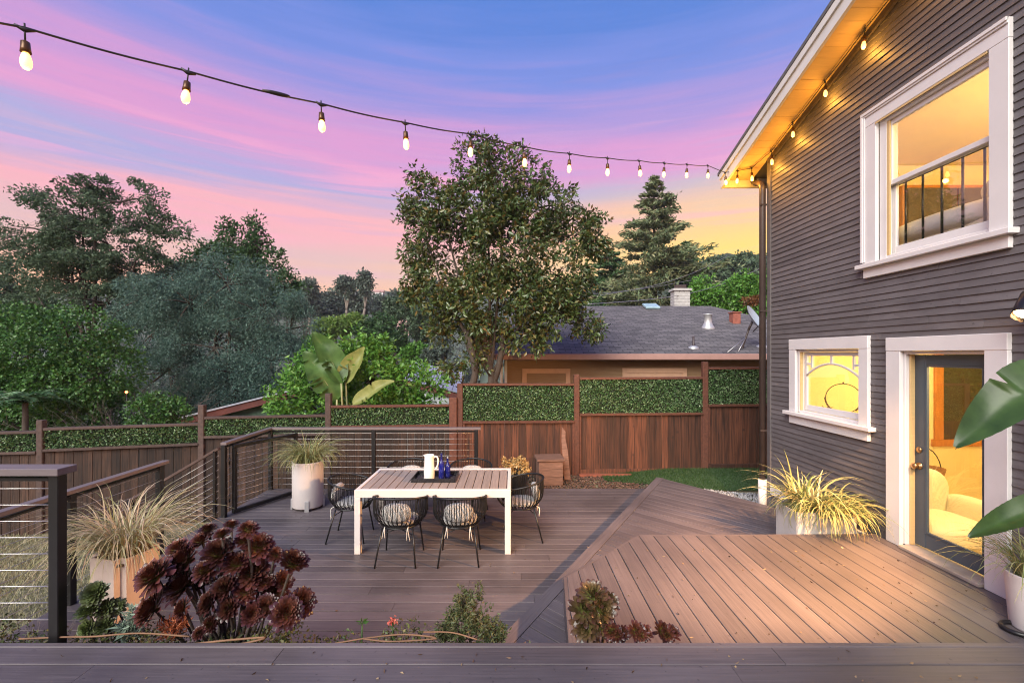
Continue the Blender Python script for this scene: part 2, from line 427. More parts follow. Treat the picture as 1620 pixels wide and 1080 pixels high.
A, B = Vector((2.54, 7.94)), Vector((-.33, 3.0))
mid_poly = [(-.33,3.0), (3.845,3.0), (3.845,6.15), (3.63,6.45), (2.54,7.94)]
mid = empty('middle_deck', label='triangular deck platform with diagonal boards, one step up', kind='structure')
e = (A-B).normalized(); en = Vector((-e.y, e.x))          # outward (left) normal of the long edge
BW = .10
ins = clip(mid_poly, (en.x, en.y), en.dot(B)-BW-.005)
slab('joist_bed', ins, -.1, MID_Z-.03, MT['under'], mid)
planks(mid, ins, R(-45), PW, .006, MID_Z, .026, MT['deck'], joints=3.6)
Bi, Ai = B-en*BW, A-en*BW
def flatboard(name, p0, p1, q1, q0, z0, z1, mat, parent):
    c = (p0+p1+q0+q1)/4; d = (p1-p0); ang = math.atan2(d.y, d.x); ca, sa = math.cos(-ang), math.sin(-ang)
    loc = [((p-c).x*ca-(p-c).y*sa, (p-c).x*sa+(p-c).y*ca) for p in (p0, p1, q1, q0)]
    if sum(loc[i][0]*loc[(i+1)%4][1]-loc[(i+1)%4][0]*loc[i][1] for i in range(4)) < 0: loc.reverse()
    o = MB().prism(loc, z0, z1).build(name, mat, parent); o.location = (c.x, c.y, 0); o.rotation_euler = (0,0,ang); return o
flatboard('edge_board', B+en*.02, A+en*.02, Ai, Bi, MID_Z-.026, MID_Z+.002, MT['deck'], mid)
flatboard('riser_board', B+en*.012, A+en*.012, A-en*.012, B-en*.012, .003, MID_Z-.028, MT['deck'], mid)
cc, aa = Vector((3.63,6.45)), Vector((2.54,7.94)); f2 = (aa-cc).normalized(); fn = Vector((f2.y, -f2.x))
flatboard('riser_board', cc+fn*.001, aa+fn*.001, aa+fn*.022, cc+fn*.022, -.10, MID_Z-.002, MT['deck'], mid)

up_poly = [(.38,2.70), (3.845,2.70), (3.845,4.80), (1.337,4.767), (.47,3.886)]
up = empty('upper_deck', label='raised deck landing with lengthwise boards before the glazed door', kind='structure')
slab('joist_bed', [(.40,2.72),(3.84,2.72),(3.84,4.78),(1.35,4.745),(.49,3.88)], MID_Z+.003, UP_Z-.03, MT['under'], up)
planks(up, up_poly, R(90), .150, .006, UP_Z, .026, MT['deck'], joints=None, phase=.02)
def edge(parent, p, q, z0, z1, t=.022):
    p, q = Vector(p), Vector(q); d = (q-p).normalized(); n = Vector((-d.y, d.x))
    flatboard('riser_board', p+n*.001, q+n*.001, q+n*t, p+n*t, z0, z1, MT['deck'], parent)
edge(up, (.38,2.70), (.47,3.886), MID_Z+.003, UP_Z-.001, .030)
edge(up, (.47,3.886), (1.337,4.767), MID_Z+.003, UP_Z-.001)
edge(up, (1.337,4.767), (3.845,4.80), MID_Z+.003, UP_Z-.001)

fg_poly = [(-4.6,.6), (4.6,.6), (4.6,2.63), (-4.6,2.63)]
fg = empty('porch_deck', label='near deck platform with long crosswise boards', kind='structure')
slab('joist_bed', [(-4.58,.62),(4.58,.62),(4.58,2.62),(-4.58,2.62)], -.1, FG_Z-.03, MT['under'], fg)
planks(fg, fg_poly, 0.0, .149, .007, FG_Z, .026, MT['deck'], joints=3.4, phase=2.63-17*.149)
box('edge_board', -4.6, 4.6, 2.634, 2.674, FG_Z-.14, FG_Z-.002, MT['deck'], fg)

# planting bed between the platforms
bed = tag(box('planting_bed', -4.1, 1.2, 2.70, 3.0, -.05, .42, MT['soil'], b=.02), 'narrow soil bed between the near deck and the lower deck', kind='structure')
# mulch, gravel, turf
def scatter_chips(name, poly_fn, n, size, cols, label, z=None, seed=1, flat=.5, kind='stuff'):
    rng = np.random.default_rng(seed); P = []
    while len(P) < n:
        x, y, zz_ = poly_fn(rng); P.append((x, y, zz_))
    P = np.array(P); V = []; F = []
    base = np.array([[1,0,0],[-1,0,0],[0,1,0],[0,-1,0],[0,0,1],[0,0,-1]], float)
    fc = np.array([[0,2,4],[2,1,4],[1,3,4],[3,0,4],[2,0,5],[1,2,5],[3,1,5],[0,3,5]])
    for i, p in enumerate(P):
        s = size*rng.uniform(.5, 1.3)
        b = base*np.array([1, rng.uniform(.5,.9), flat])*s*rng.uniform(.8, 1.2, (6,1))
        a = rng.uniform(0, 6.28); ca, sa = math.cos(a), math.sin(a)
        V.append(np.c_[b[:,0]*ca-b[:,1]*sa, b[:,0]*sa+b[:,1]*ca, b[:,2]]+p); F.append(fc+6*i)
    o = link(name, np_mesh(name, np.concatenate(V), np.concatenate(F)), lmat(name, cols, rough=.85, transl=0))
    return tag(o, label, kind=kind)
def rect(x0, x1, y0, y1, z):
    return lambda r: (r.uniform(x0, x1), r.uniform(y0, y1), z+r.uniform(-.005, .012))
scatter_chips('bark_mulch', rect(-.6, 2.9, 7.99, 8.98, -.045), 2600, .030, [(.05,.03,.022),(.12,.065,.045),(.03,.02,.017),(.18,.11,.08)], 'dark bark mulch along the foot of the fence', seed=4)
def gr(r):
    while 1:
        x, y = r.uniform(2.5, 4.2), r.uniform(6.2, 8.1)
        if (x-3.63)*fn.x+(y-6.45)*fn.y > .05 and y < 8.3-.32*(x-2.5) and not (x > 3.8 and y < 6.9): return (x, y, -.04+r.uniform(-.005, .014))
scatter_chips('gravel', gr, 2600, .022, [(.22,.22,.23),(.36,.35,.35),(.12,.12,.13),(.48,.47,.46)], 'grey gravel strip at the foot of the house corner', seed=5, flat=.8)
MT['turf'] = pmat('turf_base', (.025,.06,.016), rough=.9, var=.4, scale=30)
tv = []; tf = []; nxx = 22
for j in range(9):
    for i in range(nxx):
        x = 1.75+i*.2; y0 = max(7.98, 8.34-.32*(x-2.5)); y = y0+(9.12-y0)*j/8
        tv.append((x, y, -.035+.10*sstep(1.9, 3.4, x)*sstep(0, 5, j)))
for j in range(8):
    for i in range(nxx-1): tf.append((j*nxx+i, j*nxx+i+1, (j+1)*nxx+i+1, (j+1)*nxx+i))
turf = link('turf_patch', np_mesh('turf', tv, tf, True), MT['turf']); tag(turf, 'green patch of turf before the stained fence', kind='structure')
def blades_field(name, fn_, n, h, w, mat, seed, parent=None):
    rng = np.random.default_rng(seed)
    P = np.array([fn_(rng) for _ in range(n)])
    a = rng.uniform(0, 6.28, n); hh = h*rng.uniform(.5, 1.2, n); lean = rng.normal(0, .35, (n, 2))*hh[:,None]
    dx = np.c_[np.cos(a), np.sin(a), np.zeros(n)]*w
    tip = P + np.c_[lean, hh]
    V = np.stack([P-dx, P+dx, tip], 1).reshape(-1, 3); F = np.arange(3*n).reshape(-1, 3)
    return link(name, np_mesh(name, V, F), mat, parent)
def tf_(r):
    x = r.uniform(1.76, 5.9); y0 = max(7.98, 8.34-.32*(x-2.5)); s = r.uniform(0, 1); y = y0+(9.12-y0)*s
    return (x, y, -.035+.10*sstep(1.9, 3.4, x)*sstep(0, 5, s*8))
MT['turf_blade'] = lmat('turf_blades', [(.018,.052,.012),(.03,.08,.018),(.05,.10,.03),(.022,.06,.02)])
tag(blades_field('turf_grass', tf_, 16000, .035, .004, MT['turf_blade'], 3), 'short green blades of the turf patch', kind='stuff')
MT['dry_blade'] = lmat('dry_lawn_blades', [(.34,.30,.18),(.23,.24,.12),(.45,.40,.27),(.16,.18,.08)])
def lawn_(r):
    x, y = r.uniform(-9.5, -4.4), r.uniform(3.2, 7.9)
    return (x, y, ground_h(x, y))
tag(blades_field('lawn_grass', lawn_, 42000, .055, .006, MT['dry_blade'], 4), 'dry yellowish lawn below the deck railing', kind='stuff')

# ================================================================== the dark clapboard house
WX = 3.87                       # outer wall plane
house = empty('clapboard_house', (WX, 4.5, 0), label='dark taupe clapboard house with white window trim and lit rooms', cat='house')
HI = Matrix.Translation((-WX, -4.5, 0))
def hp(o):                      # parent keeping world placement
    o.parent = house; o.matrix_parent_inverse = HI; return o
def hbox(name, x0, x1, y0, y1, z0, z1, mat, parent=None, b=.004):
    o = box(name, x0, x1, y0, y1, z0, z1, mat, None, b)
    if parent is None: return hp(o)
    o.parent = parent; o.matrix_parent_inverse = parent.matrix_local_inv; return o
class Part:                     # an Empty part under the house whose sub-parts keep world coordinates
    pass
def hpart(name):
    o = bpy.data.objects.new(name, None); COL.objects.link(o); o.empty_display_size = .1
    o.parent = house; o.matrix_parent_inverse = HI; return o
def sbox(parent, name, x0, x1, y0, y1, z0, z1, mat, b=.004):
    o = box(name, x0, x1, y0, y1, z0, z1, mat, None, b); o.parent = parent; return o
RS = .293
def rake(Y): return 5.28 + RS*(6.795-Y)     # underside of the roof at depth Y
END_Y = 6.83; NEAR_Y = 1.6
OPEN = [(3.62,4.86,3.36,4.84), (5.00,6.19,1.56,2.43), (3.665,4.515,.30,2.39)]     # window, small window, door (Y0,Y1,Z0,Z1)
CASE = [(3.56,4.92,3.28,4.90), (4.94,6.24,1.46,2.50), (3.56,4.61,.30,2.47)]       # siding stops under the casings
P_ = .0685
random.seed(5)
def siding(y0, y1, z):
    L = y1-y0
    m = MB(); t0, t1 = .004, .017
    vs = [(0,-L/2,P_+.012), (0,L/2,P_+.012), (-t0,-L/2,P_+.012), (-t0,L/2,P_+.012), (-t1,-L/2,0), (-t1,L/2,0), (0,-L/2,0), (0,L/2,0)]
    m.add(vs, [(0,1,3,2), (2,3,5,4), (4,5,7,6), (6,7,1,0), (0,2,4,6), (1,7,5,3)])
    o = m.build('siding_board', MT['siding']); o.location = (WX+.003+random.uniform(-.002, .002), (y0+y1)/2, z+random.uniform(-.0022, .0022)); o.rotation_euler = (random.uniform(-.0012, .0012), 0, 0); hp(o)
for r in range(0, 92):
    z = .10+r*P_ - .2; zc = z+P_*.5
    y1 = END_Y-.06; 
    lim = 6.795-(z+P_+.012-5.28)/RS
    y1 = min(y1, lim)
    segs = [(NEAR_Y, y1)]
    for (a, b, c, d_) in CASE:
        if c < zc+.02 and zc-.02 < d_:
            ns = []
            for s in segs:
                if s[1] <= a or s[0] >= b: ns.append(s); continue
                if s[0] < a: ns.append((s[0], a))
                if s[1] > b: ns.append((b, s[1]))
            segs = ns
    for (a, b) in segs:
        if b-a < .03: continue
        cuts = [a]; x = a+random.uniform(1.2, 3.6)
        while x < b-.5: cuts.append(x); x += random.uniform(2.4, 3.6)
        cuts.append(b)
        for i in range(len(cuts)-1): siding(cuts[i]+.001, cuts[i+1]-.001, z)
# sheathing and inner plaster with holes
def holed(name, x0, x1, y0, y1, z0, z1, holes, mat):
    ys_ = sorted({y0, y1, *[h[0] for h in holes], *[h[1] for h in holes]}); zs_ = sorted({z0, z1, *[h[2] for h in holes], *[h[3] for h in holes]})
    bm = MB()
    for j in range(len(ys_)-1):
        k = 0
        while k < len(zs_)-1:
            def solid(kk):
                yc, zc = (ys_[j]+ys_[j+1])/2, (zs_[kk]+zs_[kk+1])/2
                return not any(h[0] < yc < h[1] and h[2] < zc < h[3] for h in holes)
            if not solid(k): k += 1; continue
            k2 = k
            while k2 < len(zs_)-1 and solid(k2): k2 += 1
            bm.box(x0, x1, ys_[j], ys_[j+1], zs_[k], zs_[k2]); k = k2
    return hp(bm.build(name, mat))
OPEN2 = [(a, b, c if c > .4 else .40, d_) for a, b, c, d_ in OPEN]
holed('sheathing', WX+.012, WX+.10, NEAR_Y, END_Y-.03, -.1, 5.24, OPEN2, MT['sheath'])
gm = MB(); gm.add([(x, y, z) for x in (WX+.012, WX+.10) for (y, z) in ((END_Y-.03, 5.241), (NEAR_Y, 5.241), (NEAR_Y, rake(NEAR_Y)-.02), (END_Y-.03, rake(END_Y-.03)))],
   [(0,1,2,3), (7,6,5,4), (0,4,5,1), (1,5,6,2), (2,6,7,3), (3,7,4,0)]); hp(gm.build('gable_sheathing', MT['sheath']))
holed('room_wall', WX+.101, WX+.13, NEAR_Y+.02, END_Y-.1, -.0, 5.20, OPEN2, MT['plaster'])
# corner board, end wall, other walls
hbox('corner_board', WX-.03, WX+.06, END_Y-.058, END_Y+.03, -.1, 5.24, MT['siding'])
hbox('end_wall', WX+.061, 9.5, END_Y-.03, END_Y+.02, -.1, 5.24, MT['siding'])
hbox('back_wall', 9.45, 9.5, NEAR_Y, END_Y-.031, -.1, 5.3, MT['siding'])
hbox('near_wall', WX+.131, 9.44, NEAR_Y-.05, NEAR_Y, -.1, 5.3, MT['siding'])
hbox('base_trim', WX-.045, WX-.012, 4.67, END_Y-.08, .28, .40, MT['white'])
# rooms
hbox('room_end_wall', WX+.131, 9.4, END_Y-.13, END_Y-.04, -.05, 5.2, MT['plaster'])
hbox('room_back_wall', 8.2, 8.3, NEAR_Y+.01, END_Y-.14, -.05, 5.2, MT['plaster'])
hbox('room_near_wall', WX+.132, 8.19, NEAR_Y+.01, NEAR_Y+.05, -.05, 5.2, MT['plaster'])
hbox('room_floor', WX+.131, 8.19, NEAR_Y+.06, END_Y-.14, -.03, .04, MT['room_floor'])
hbox('room_ceiling', WX+.131, 8.19, NEAR_Y+.06, END_Y-.14, 2.72, 2.98, MT['plaster'])
hbox('room_top_ceiling', WX+.131, 8.19, NEAR_Y+.06, END_Y-.14, 5.12, 5.18, MT['plaster'])
hbox('baseboard', WX+.14, 8.1, END_Y-.155, END_Y-.131, .045, .20, MT['white'])
# roof: boards seen from below, rake board, gutter end
def sloped(name, x0, x1, y0, y1, dz0, dz1, mat, n=1):
    m = MB(); vs = []
    for x in (x0, x1):
        for (y, dz) in ((y0, dz0), (y1, dz0), (y1, dz1), (y0, dz1)): vs.append((x, y, rake(y)+dz))
    m.add(vs, [(0,1,2,3), (7,6,5,4), (0,4,5,1), (1,5,6,2), (2,6,7,3), (3,7,4,0)])
    return m.build(name, mat)
roof = hpart('roof')
def rs(*a):
    o = sloped(*a); o.parent = roof; return o
OV = 3.37
rs('roof_deck', OV+.03, 9.6, .4, 7.30, .03, .10, MT['sheath'])
MT['shingle_top'] = pmat('roof_top', (.10,.10,.105), rough=.9, var=.3, scale=20)
rs('roof_covering', OV-.03, 9.6, .4, 7.40, .13, .18, MT['shingle_top'])
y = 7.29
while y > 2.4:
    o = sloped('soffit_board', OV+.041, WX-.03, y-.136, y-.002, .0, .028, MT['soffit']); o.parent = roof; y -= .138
rs('rake_board', OV, OV+.038, .4, 7.35, -.10, .125, MT['roof_white'])
rs('rake_trim', OV-.022, OV-.001, .4, 7.36, .04, .127, MT['roof_white'])
MT['frieze'] = pmat('frieze_paint', (.07,.055,.05), rough=.6)
rs('frieze_board', WX-.045, WX-.018, .4, END_Y-.0, -.075, .0, MT['frieze'])
o = sloped('eave_board', OV+.04, 9.5, 7.31, 7.345, -.10, .125, MT['roof_white']); o.parent = roof
# downspout
ds = hpart('downspout')
pth = catmull([(WX-.02,7.28,5.16),(WX-.02,7.22,5.07),(WX-.06,6.98,4.96),(WX-.075,6.90,4.86),(WX-.075,6.895,4.7)], 5)+[Vector((WX-.075,6.895,.42))]
o = MB().tube(pth, .045, 12).build('pipe', MT['brown']); o.parent = ds
o = MB().tube([(WX-.075,6.895,.46),(WX-.075,6.895,-.06)], .06, 12).build('outlet_pipe', MT['white']); o.parent = ds
for zz_ in (1.2, 3.0, 4.6):
    o = MB().box(WX-.13, WX-.02, 6.85, 6.87, zz_-.012, zz_+.012).build('strap', MT['brown']); o.parent = ds

# ---- tall sash window
w = hpart('window')
X0 = WX-.045
sbox(w, 'casing', X0, WX-.006, 4.79, 4.975, 3.32, 4.79, MT['white']); sbox(w, 'casing', X0, WX-.006, 3.504, 3.655, 3.32, 4.79, MT['white'])
sbox(w, 'casing', X0, WX-.006, 3.504, 4.975, 4.791, 4.95, MT['white'])
for k, (dx, wd) in enumerate(((-.022, .03), (-.012, .05))):
    sbox(w, 'casing_moulding', X0+dx, X0-.0005, 3.504, 4.975, 4.95-wd, 4.952+.001*k, MT['white'], b=.003)
    sbox(w, 'casing_moulding', X0+dx, X0-.0005, 4.977-wd, 4.977+.001*k, 3.34, 4.95-wd-.001, MT['white'], b=.003)
sbox(w, 'sill', X0-.05, WX-.004, 3.46, 5.02, 3.272, 3.318, MT['white']); sbox(w, 'apron', X0, WX-.006, 3.504, 4.96, 3.17, 3.271, MT['white'])
sbox(w, 'jamb', WX-.005, WX+.12, 4.70, 4.788, 3.32, 4.79, MT['white']); sbox(w, 'jamb', WX-.005, WX+.12, 3.63, 3.66, 3.32, 4.79, MT['white'])
sbox(w, 'jamb', WX-.005, WX+.12, 3.661, 4.699, 4.745, 4.79, MT['white']); sbox(w, 'inner_sill', WX-.005, WX+.14, 3.661, 4.699, 3.32, 3.365, MT['white'])
sbox(w, 'stop', WX-.003, WX+.012, 4.66, 4.699, 3.366, 4.744, MT['soffit'], b=.002)
sbox(w, 'screen_track', X0-.006, X0-.0005, 3.66, 4.79, 4.765, 4.785, MT['soffit'], b=.002)
def sash(par, x, y0, y1, z0, z1, st, rt, rb):
    sbox(par, 'sash', x, x+.035, y0, y0+st, z0, z1, MT['white']); sbox(par, 'sash', x, x+.035, y1-st, y1, z0, z1, MT['white'])
    sbox(par, 'sash', x+.001, x+.034, y0+st-.001, y1-st+.001, z1-rt, z1-.001, MT['white']); sbox(par, 'sash', x+.001, x+.034, y0+st-.001, y1-st+.001, z0+.001, z0+rb, MT['white'])
    sbox(par, 'pane', x+.015, x+.019, y0+st, y1-st, z0+rb, z1-rt, MT['glass'], b=0)
sash(w, WX+.014, 3.662, 4.698, 4.08, 4.744, .045, .05, .05)
sash(w, WX+.055, 3.662, 4.698, 3.367, 4.125, .045, .045, .085)
for k, px in enumerate((1432, 1459, 1489, 1522, 1557)):
    yb = (WX+.105)*FPX/(px-810)
    o = MB().tube([(WX+.112, yb, 3.366), (WX+.112, yb, 4.10)], .0105, 8).build('guard_bar', MT['black']); o.parent = w
o = MB().tube([(WX+.112, 3.67, 4.09), (WX+.112, 4.69, 4.09)], .008, 8).build('guard_bar', MT['black']); o.parent = w

# ---- small window with arched muntin
w = hpart('window')
sbox(w, 'casing', X0, WX-.006, 6.15, 6.29, 1.571, 2.409, MT['white']); sbox(w, 'casing', X0, WX-.006, 4.896, 5.03, 1.571, 2.409, MT['white'])
sbox(w, 'casing', X0-.003, WX-.006, 4.896, 6.29, 2.41, 2.55, MT['white'])
sbox(w, 'sill', X0-.05, WX-.004, 4.82, 6.36, 1.525, 1.57, MT['white']); sbox(w, 'apron', X0, WX-.006, 4.896, 6.29, 1.41, 1.524, MT['white'])
sbox(w, 'jamb', WX-.005, WX+.12, 6.12, 6.149, 1.572, 2.408, MT['white']); sbox(w, 'jamb', WX-.005, WX+.12, 5.031, 5.06, 1.572, 2.408, MT['white'])
sbox(w, 'jamb', WX-.005, WX+.12, 5.061, 6.119, 2.38, 2.409, MT['white']); sbox(w, 'inner_sill', WX-.005, WX+.42, 5.061, 6.119, 1.55, 1.60, MT['white'])
sbox(w, 'stop', WX-.003, WX+.03, 6.10, 6.119, 1.601, 2.379, MT['soffit'], b=.002)
sash(w, WX+.045, 5.062, 6.099, 1.605, 2.378, .055, .05, .075)
xm = WX+.05
arc = [(xm, 5.117+.927*i/20, 2.07+.16*math.sin(math.pi*i/20)**.8) for i in range(21)]
o = MB().tube(arc, .014, 6).build('muntin', MT['white']); o.parent = w
sbox(w, 'muntin', xm-.01, xm+.012, 5.565, 5.597, 2.235, 2.328, MT['white'], b=.002)
for yy, z0 in ((5.20, 2.17), (5.93, 2.17)): sbox(w, 'muntin', xm-.01, xm+.012, yy, yy+.03, z0, 2.328, MT['white'], b=.002)
for y0, y1 in ((5.118, 5.199), (5.961, 6.043)): sbox(w, 'muntin', xm-.008, xm+.010, y0, y1, 2.21, 2.235, MT['white'], b=.002)

# ---- glazed door
dr = hpart('door')
sbox(dr, 'casing', X0, WX-.006, 4.49, 4.66, UP_Z+.002, 2.379, MT['white']); sbox(dr, 'casing', X0, WX-.006, 3.513, 3.69, UP_Z+.002, 2.379, MT['white'])
sbox(dr, 'casing', X0-.003, WX-.006, 3.513, 4.66, 2.38, 2.515, MT['white'])
sbox(dr, 'jamb', WX-.005, WX+.13, 4.47, 4.514, UP_Z+.03, 2.378, MT['white']); sbox(dr, 'jamb', WX-.005, WX+.13, 3.666, 3.70, UP_Z+.03, 2.378, MT['white'])
sbox(dr, 'jamb', WX-.005, WX+.13, 3.701, 4.469, 2.35, 2.379, MT['white'])
sbox(dr, 'stop', WX+.03, WX+.075, 4.452, 4.469, UP_Z+.04, 2.349, MT['soffit'], b=.002)
sbox(dr, 'threshold', WX-.08, WX+.13, 3.701, 4.469, UP_Z+.003, UP_Z+.032, pmat('worn_threshold', (.34,.29,.25), rough=.6, var=.25, scale=6))
dx0, dx1 = WX+.076, WX+.118
sbox(dr, 'stile', dx0, dx1, 4.345, 4.462, UP_Z+.05, 2.345, MT['door']); sbox(dr, 'stile', dx0, dx1, 3.705, 3.80, UP_Z+.05, 2.345, MT['door'])
sbox(dr, 'rail', dx0+.001, dx1-.001, 3.801, 4.344, 2.245, 2.344, MT['door']); sbox(dr, 'rail', dx0+.001, dx1-.001, 3.801, 4.344, UP_Z+.051, .64, MT['door'])
for a in ((4.325, 4.344, .641, 2.244), (3.801, 3.818, .641, 2.244), (3.819, 4.324, 2.228, 2.244), (3.819, 4.324, .641, .66)):
    sbox(dr, 'glazing_bead', dx0-.006, dx0+.02, *a, MT['door'], b=.003)
sbox(dr, 'pane', dx0+.021, dx0+.026, 3.80, 4.345, .64, 2.245, MT['glass'], b=0)
k = Matrix.Translation((dx0, 4.405, 1.27)) @ Matrix.Rotation(R(-90), 4, 'Y')
o = MB().lathe([(.032,0),(.034,.006),(.014,.010),(.013,.034),(.026,.040),(.031,.052),(.026,.066),(.008,.07)], 18, M4=k).build('knob', MT['brass']); o.parent = dr
k = Matrix.Translation((dx0, 4.405, 1.425)) @ Matrix.Rotation(R(-90), 4, 'Y')
o = MB().lathe([(.028,0),(.03,.008),(.024,.016),(.010,.02)], 18, M4=k).build('deadbolt', MT['brass']); o.parent = dr

# ---- room contents
MT['orange_wood'] = pmat('fir_trim', (.42,.16,.03), rough=.4, var=.2, scale=5, stretch=(6,6,1), bump=.05)
MT['dark_pane'] = pmat('dark_pane', (.03,.025,.015), rough=.15, var=.3, scale=2, bump=0)
iw = hpart('inner_window')
ey = END_Y-.132
for a in ((6.20,6.32,1.10,2.40), (7.02,7.14,1.10,2.40), (6.20,7.14,2.40,2.52), (6.16,7.18,1.0,1.10)): sbox(iw, 'frame', a[0]+.001, a[1]-.001, ey-.04, ey-.001, a[2]+.001, a[3], MT['orange_wood'])
sbox(iw, 'pane', 6.32, 7.02, ey-.012, ey-.002, 1.10, 2.40, MT['dark_pane'], b=0)
def room_lamp(loc, watts, r=.15):
    l = bpy.data.lights.new('room_light', 'POINT'); l.energy = watts; l.color = (1, .72, .32); l.shadow_soft_size = r
    lo = bpy.data.objects.new('room_light', l); COL.objects.link(lo); lo.location = loc; hp(lo)
MT['shade'] = pmat('lamp_glass', (.8,.7,.5), emit=((1,.75,.4), 6.0), bump=0)
for loc, wt in (((5.6,3.1,2.35), 120), ((5.3,5.5,2.40), 62), ((5.9,3.4,4.75), 210)):
    room_lamp((loc[0], loc[1], loc[2]-.18), wt)
    o = MB().lathe([(.02,.13),(.16,.11),(.17,.06),(.10,.01),(.02,.0)], 16).build('ceiling_lamp', MT['shade']); o.location = Vector(loc)+Vector((0,0,.20)); hp(o)

MT['linen'] = pmat('cream_upholstery', (.72,.66,.52), rough=.9, var=.05, bump=.1, bscale=90)
MT['wicker'] = pmat('wicker', (.22,.10,.03), rough=.7, var=.4, scale=40, bump=.5)
def softbox(m, x0, x1, y0, y1, z0, z1, p=3.2, n=16):
    """superellipsoid cushion"""
    cx, cy, cz = (x0+x1)/2, (y0+y1)/2, (z0+z1)/2; rx, ry, rz = (x1-x0)/2, (y1-y0)/2, (z1-z0)/2
    vs = []; f = lambda v: math.copysign(abs(v)**(2/p), v)
    for i in range(n+1):
        th = -math.pi/2+math.pi*i/n
        for k in range(2*n):
            a = math.pi*k/n
            vs.append((cx+rx*f(math.cos(th))*f(math.cos(a)), cy+ry*f(math.cos(th))*f(math.sin(a)), cz+rz*f(math.sin(th))))
    q = 2*n
    m.add(vs, [(i*q+k, i*q+(k+1) % q, (i+1)*q+(k+1) % q, (i+1)*q+k) for i in range(n) for k in range(q)], True); return m
ac = empty('armchair', (4.90,5.25,.04), label='cream armchair inside the room behind the glazed door', cat='armchair')
softbox(MB(), -.42,.42,-.42,.42,.16,.46).build('seat', MT['linen'], ac)
softbox(MB(), -.46,.46,.25,.50,.20,.92).build('backrest', MT['linen'], ac)
for s in (-1, 1): softbox(MB(), s*.46-.10, s*.46+.10, -.40,.40,.16,.64).build('arm', MT['linen'], ac)
for sx in (-1, 1):
    for sy in (-1, 1): MB().tube([(sx*.34, sy*.34, .2), (sx*.37, sy*.37, 0)], [.022,.014], 8).build('leg', MT['orange_wood'], ac)
bk = empty('wicker_basket', (5.42,5.92,.04), label='small brown wicker basket on a stand behind the armchair', cat='basket')
MB().lathe([(.05,.62),(.12,.63),(.17,.84),(.15,.83),(.10,.66)], 16, cap=False).build('bowl', MT['wicker'], bk)
for a in range(4):
    c_, s_ = math.cos(a*1.57+.4), math.sin(a*1.57+.4)
    MB().tube([(c_*.16, s_*.16, 0), (c_*.08, s_*.08, .64)], .008, 6).build('leg', MT['black'], bk)
MB().tube([(.16*math.cos(t_), .05*math.sin(t_), .84+.24*math.sin(t_)) for t_ in [math.pi*i/10 for i in range(11)]], .006, 6).build('handle', MT['black'], bk)
hoop = empty('bead_hoop', (4.20,5.77,1.60), label='thin dark hoop with bead strands on the small window sill', cat='ornament')
ccx = Vector((0,0,.19)); d1 = Vector((.80,-.60,0))
pts = [ccx+d1*.185*math.cos(t_)+Vector((0,0,1))*.185*math.sin(t_) for t_ in [2*math.pi*i/40 for i in range(41)]]
MB().tube(pts, .005, 6).build('ring', MT['black'], hoop)
MB().lathe([(.006,.375),(.012,.385),(.004,.398)], 8).build('finial', MT['black'], hoop)
MT['beads'] = pmat('dark_beads', (.10,.05,.02), rough=.5)
for s in (-1, 1):
    m = MB()
    for i in range(9):
        a = math.pi*.5*(1+s)+s*(-.15+.105*i)*-1
        a = (0 if s > 0 else math.pi) - s*(.02+.10*i) * 1.0
        p = ccx+d1*.19*math.cos(a)+Vector((0,0,1))*.19*math.sin(a)
        m.lathe([(.002,-.012),(.011,-.006),(.011,.006),(.002,.012)], 7, c=p)
    m.build('bead_strand', MT['beads'], hoop)
MB().box(-.06,.06,-.03,.03,0,.006).build('base', MT['black'], hoop)
dl = empty('dried_leaf_bowl', (4.12,6.02,1.60), label='brown dried leaf bundle beside the hoop on the small window sill', cat='ornament')
m = MB()
for i in range(14):
    a = i*.9; m.add([(0,0,.0), (.05*math.cos(a), .05*math.sin(a), .05), (.11*math.cos(a+.2), .11*math.sin(a+.2), .06), (.06*math.cos(a+.5), .06*math.sin(a+.5), .03)], [(0,1,2,3)])
m.build('leaves', MT['wicker'], dl)
MB().lathe([(.03,0),(.05,.01),(.02,.02)], 10).build('base', MT['wicker'], dl)
# bed upstairs
MT['pillow'] = pmat('striped_pillow', (.6,.55,.48), rough=.9, wave=(22, (.62,.58,.50), (.42,.38,.32)), bump=.1, bscale=60)
bd = empty('bed', (4.95,4.05,2.98), label='bed with white covers behind the tall window', cat='bed')
MB().bbox(-.80,.85,-1.0,1.2,.12,.38,.02).build('frame', MT['orange_wood'], bd)
softbox(MB(), -.80,.85,-1.0,1.2,.30,.68, p=6).build('mattress', MT['linen'], bd)
softbox(MB(), -.86,.9,-.4,1.22,.50,.80, p=3.5).build('blanket', MT['white'], bd)
for sx in (-1, 1):
    for sy in (-1, 1): MB().tube([(.02+sx*.75, .1+sy*1.0, 0), (.02+sx*.75, .1+sy*1.0, .2)], .03, 8).build('leg', MT['orange_wood'], bd)
for (x, y, tz, nm, mt_, lb) in ((4.45,3.42,3.88,'pillow','pillow','striped pillow leaning up on the bed by the window'), (4.50,3.95,3.84,'pillow','linen','plain cream pillow lying on the bed by the window')):
    o = softbox(MB(), -.12,.12,-.34,.34,-.19,.19, p=2.6).build(nm, MT[mt_]); o.location = (x, y, tz-.02); o.rotation_euler = (0, R(-35), R(8)); tag(o, lb, 'pillow')
pc = empty('wall_cabinet', (6.7,6.62,2.98), label='dark brown cabinet against the far wall of the upstairs room', cat='cabinet')
MB().bbox(-1.2,.3,-.22,.06,.1,1.75,.01).build('body', MT['orange_wood'], pc); MB().bbox(-1.15,-.46,-.245,-.222,.15,1.7,.006).build('door', MT['frieze'], pc); MB().bbox(-.44,.25,-.245,-.222,.15,1.7,.006).build('door', MT['frieze'], pc)
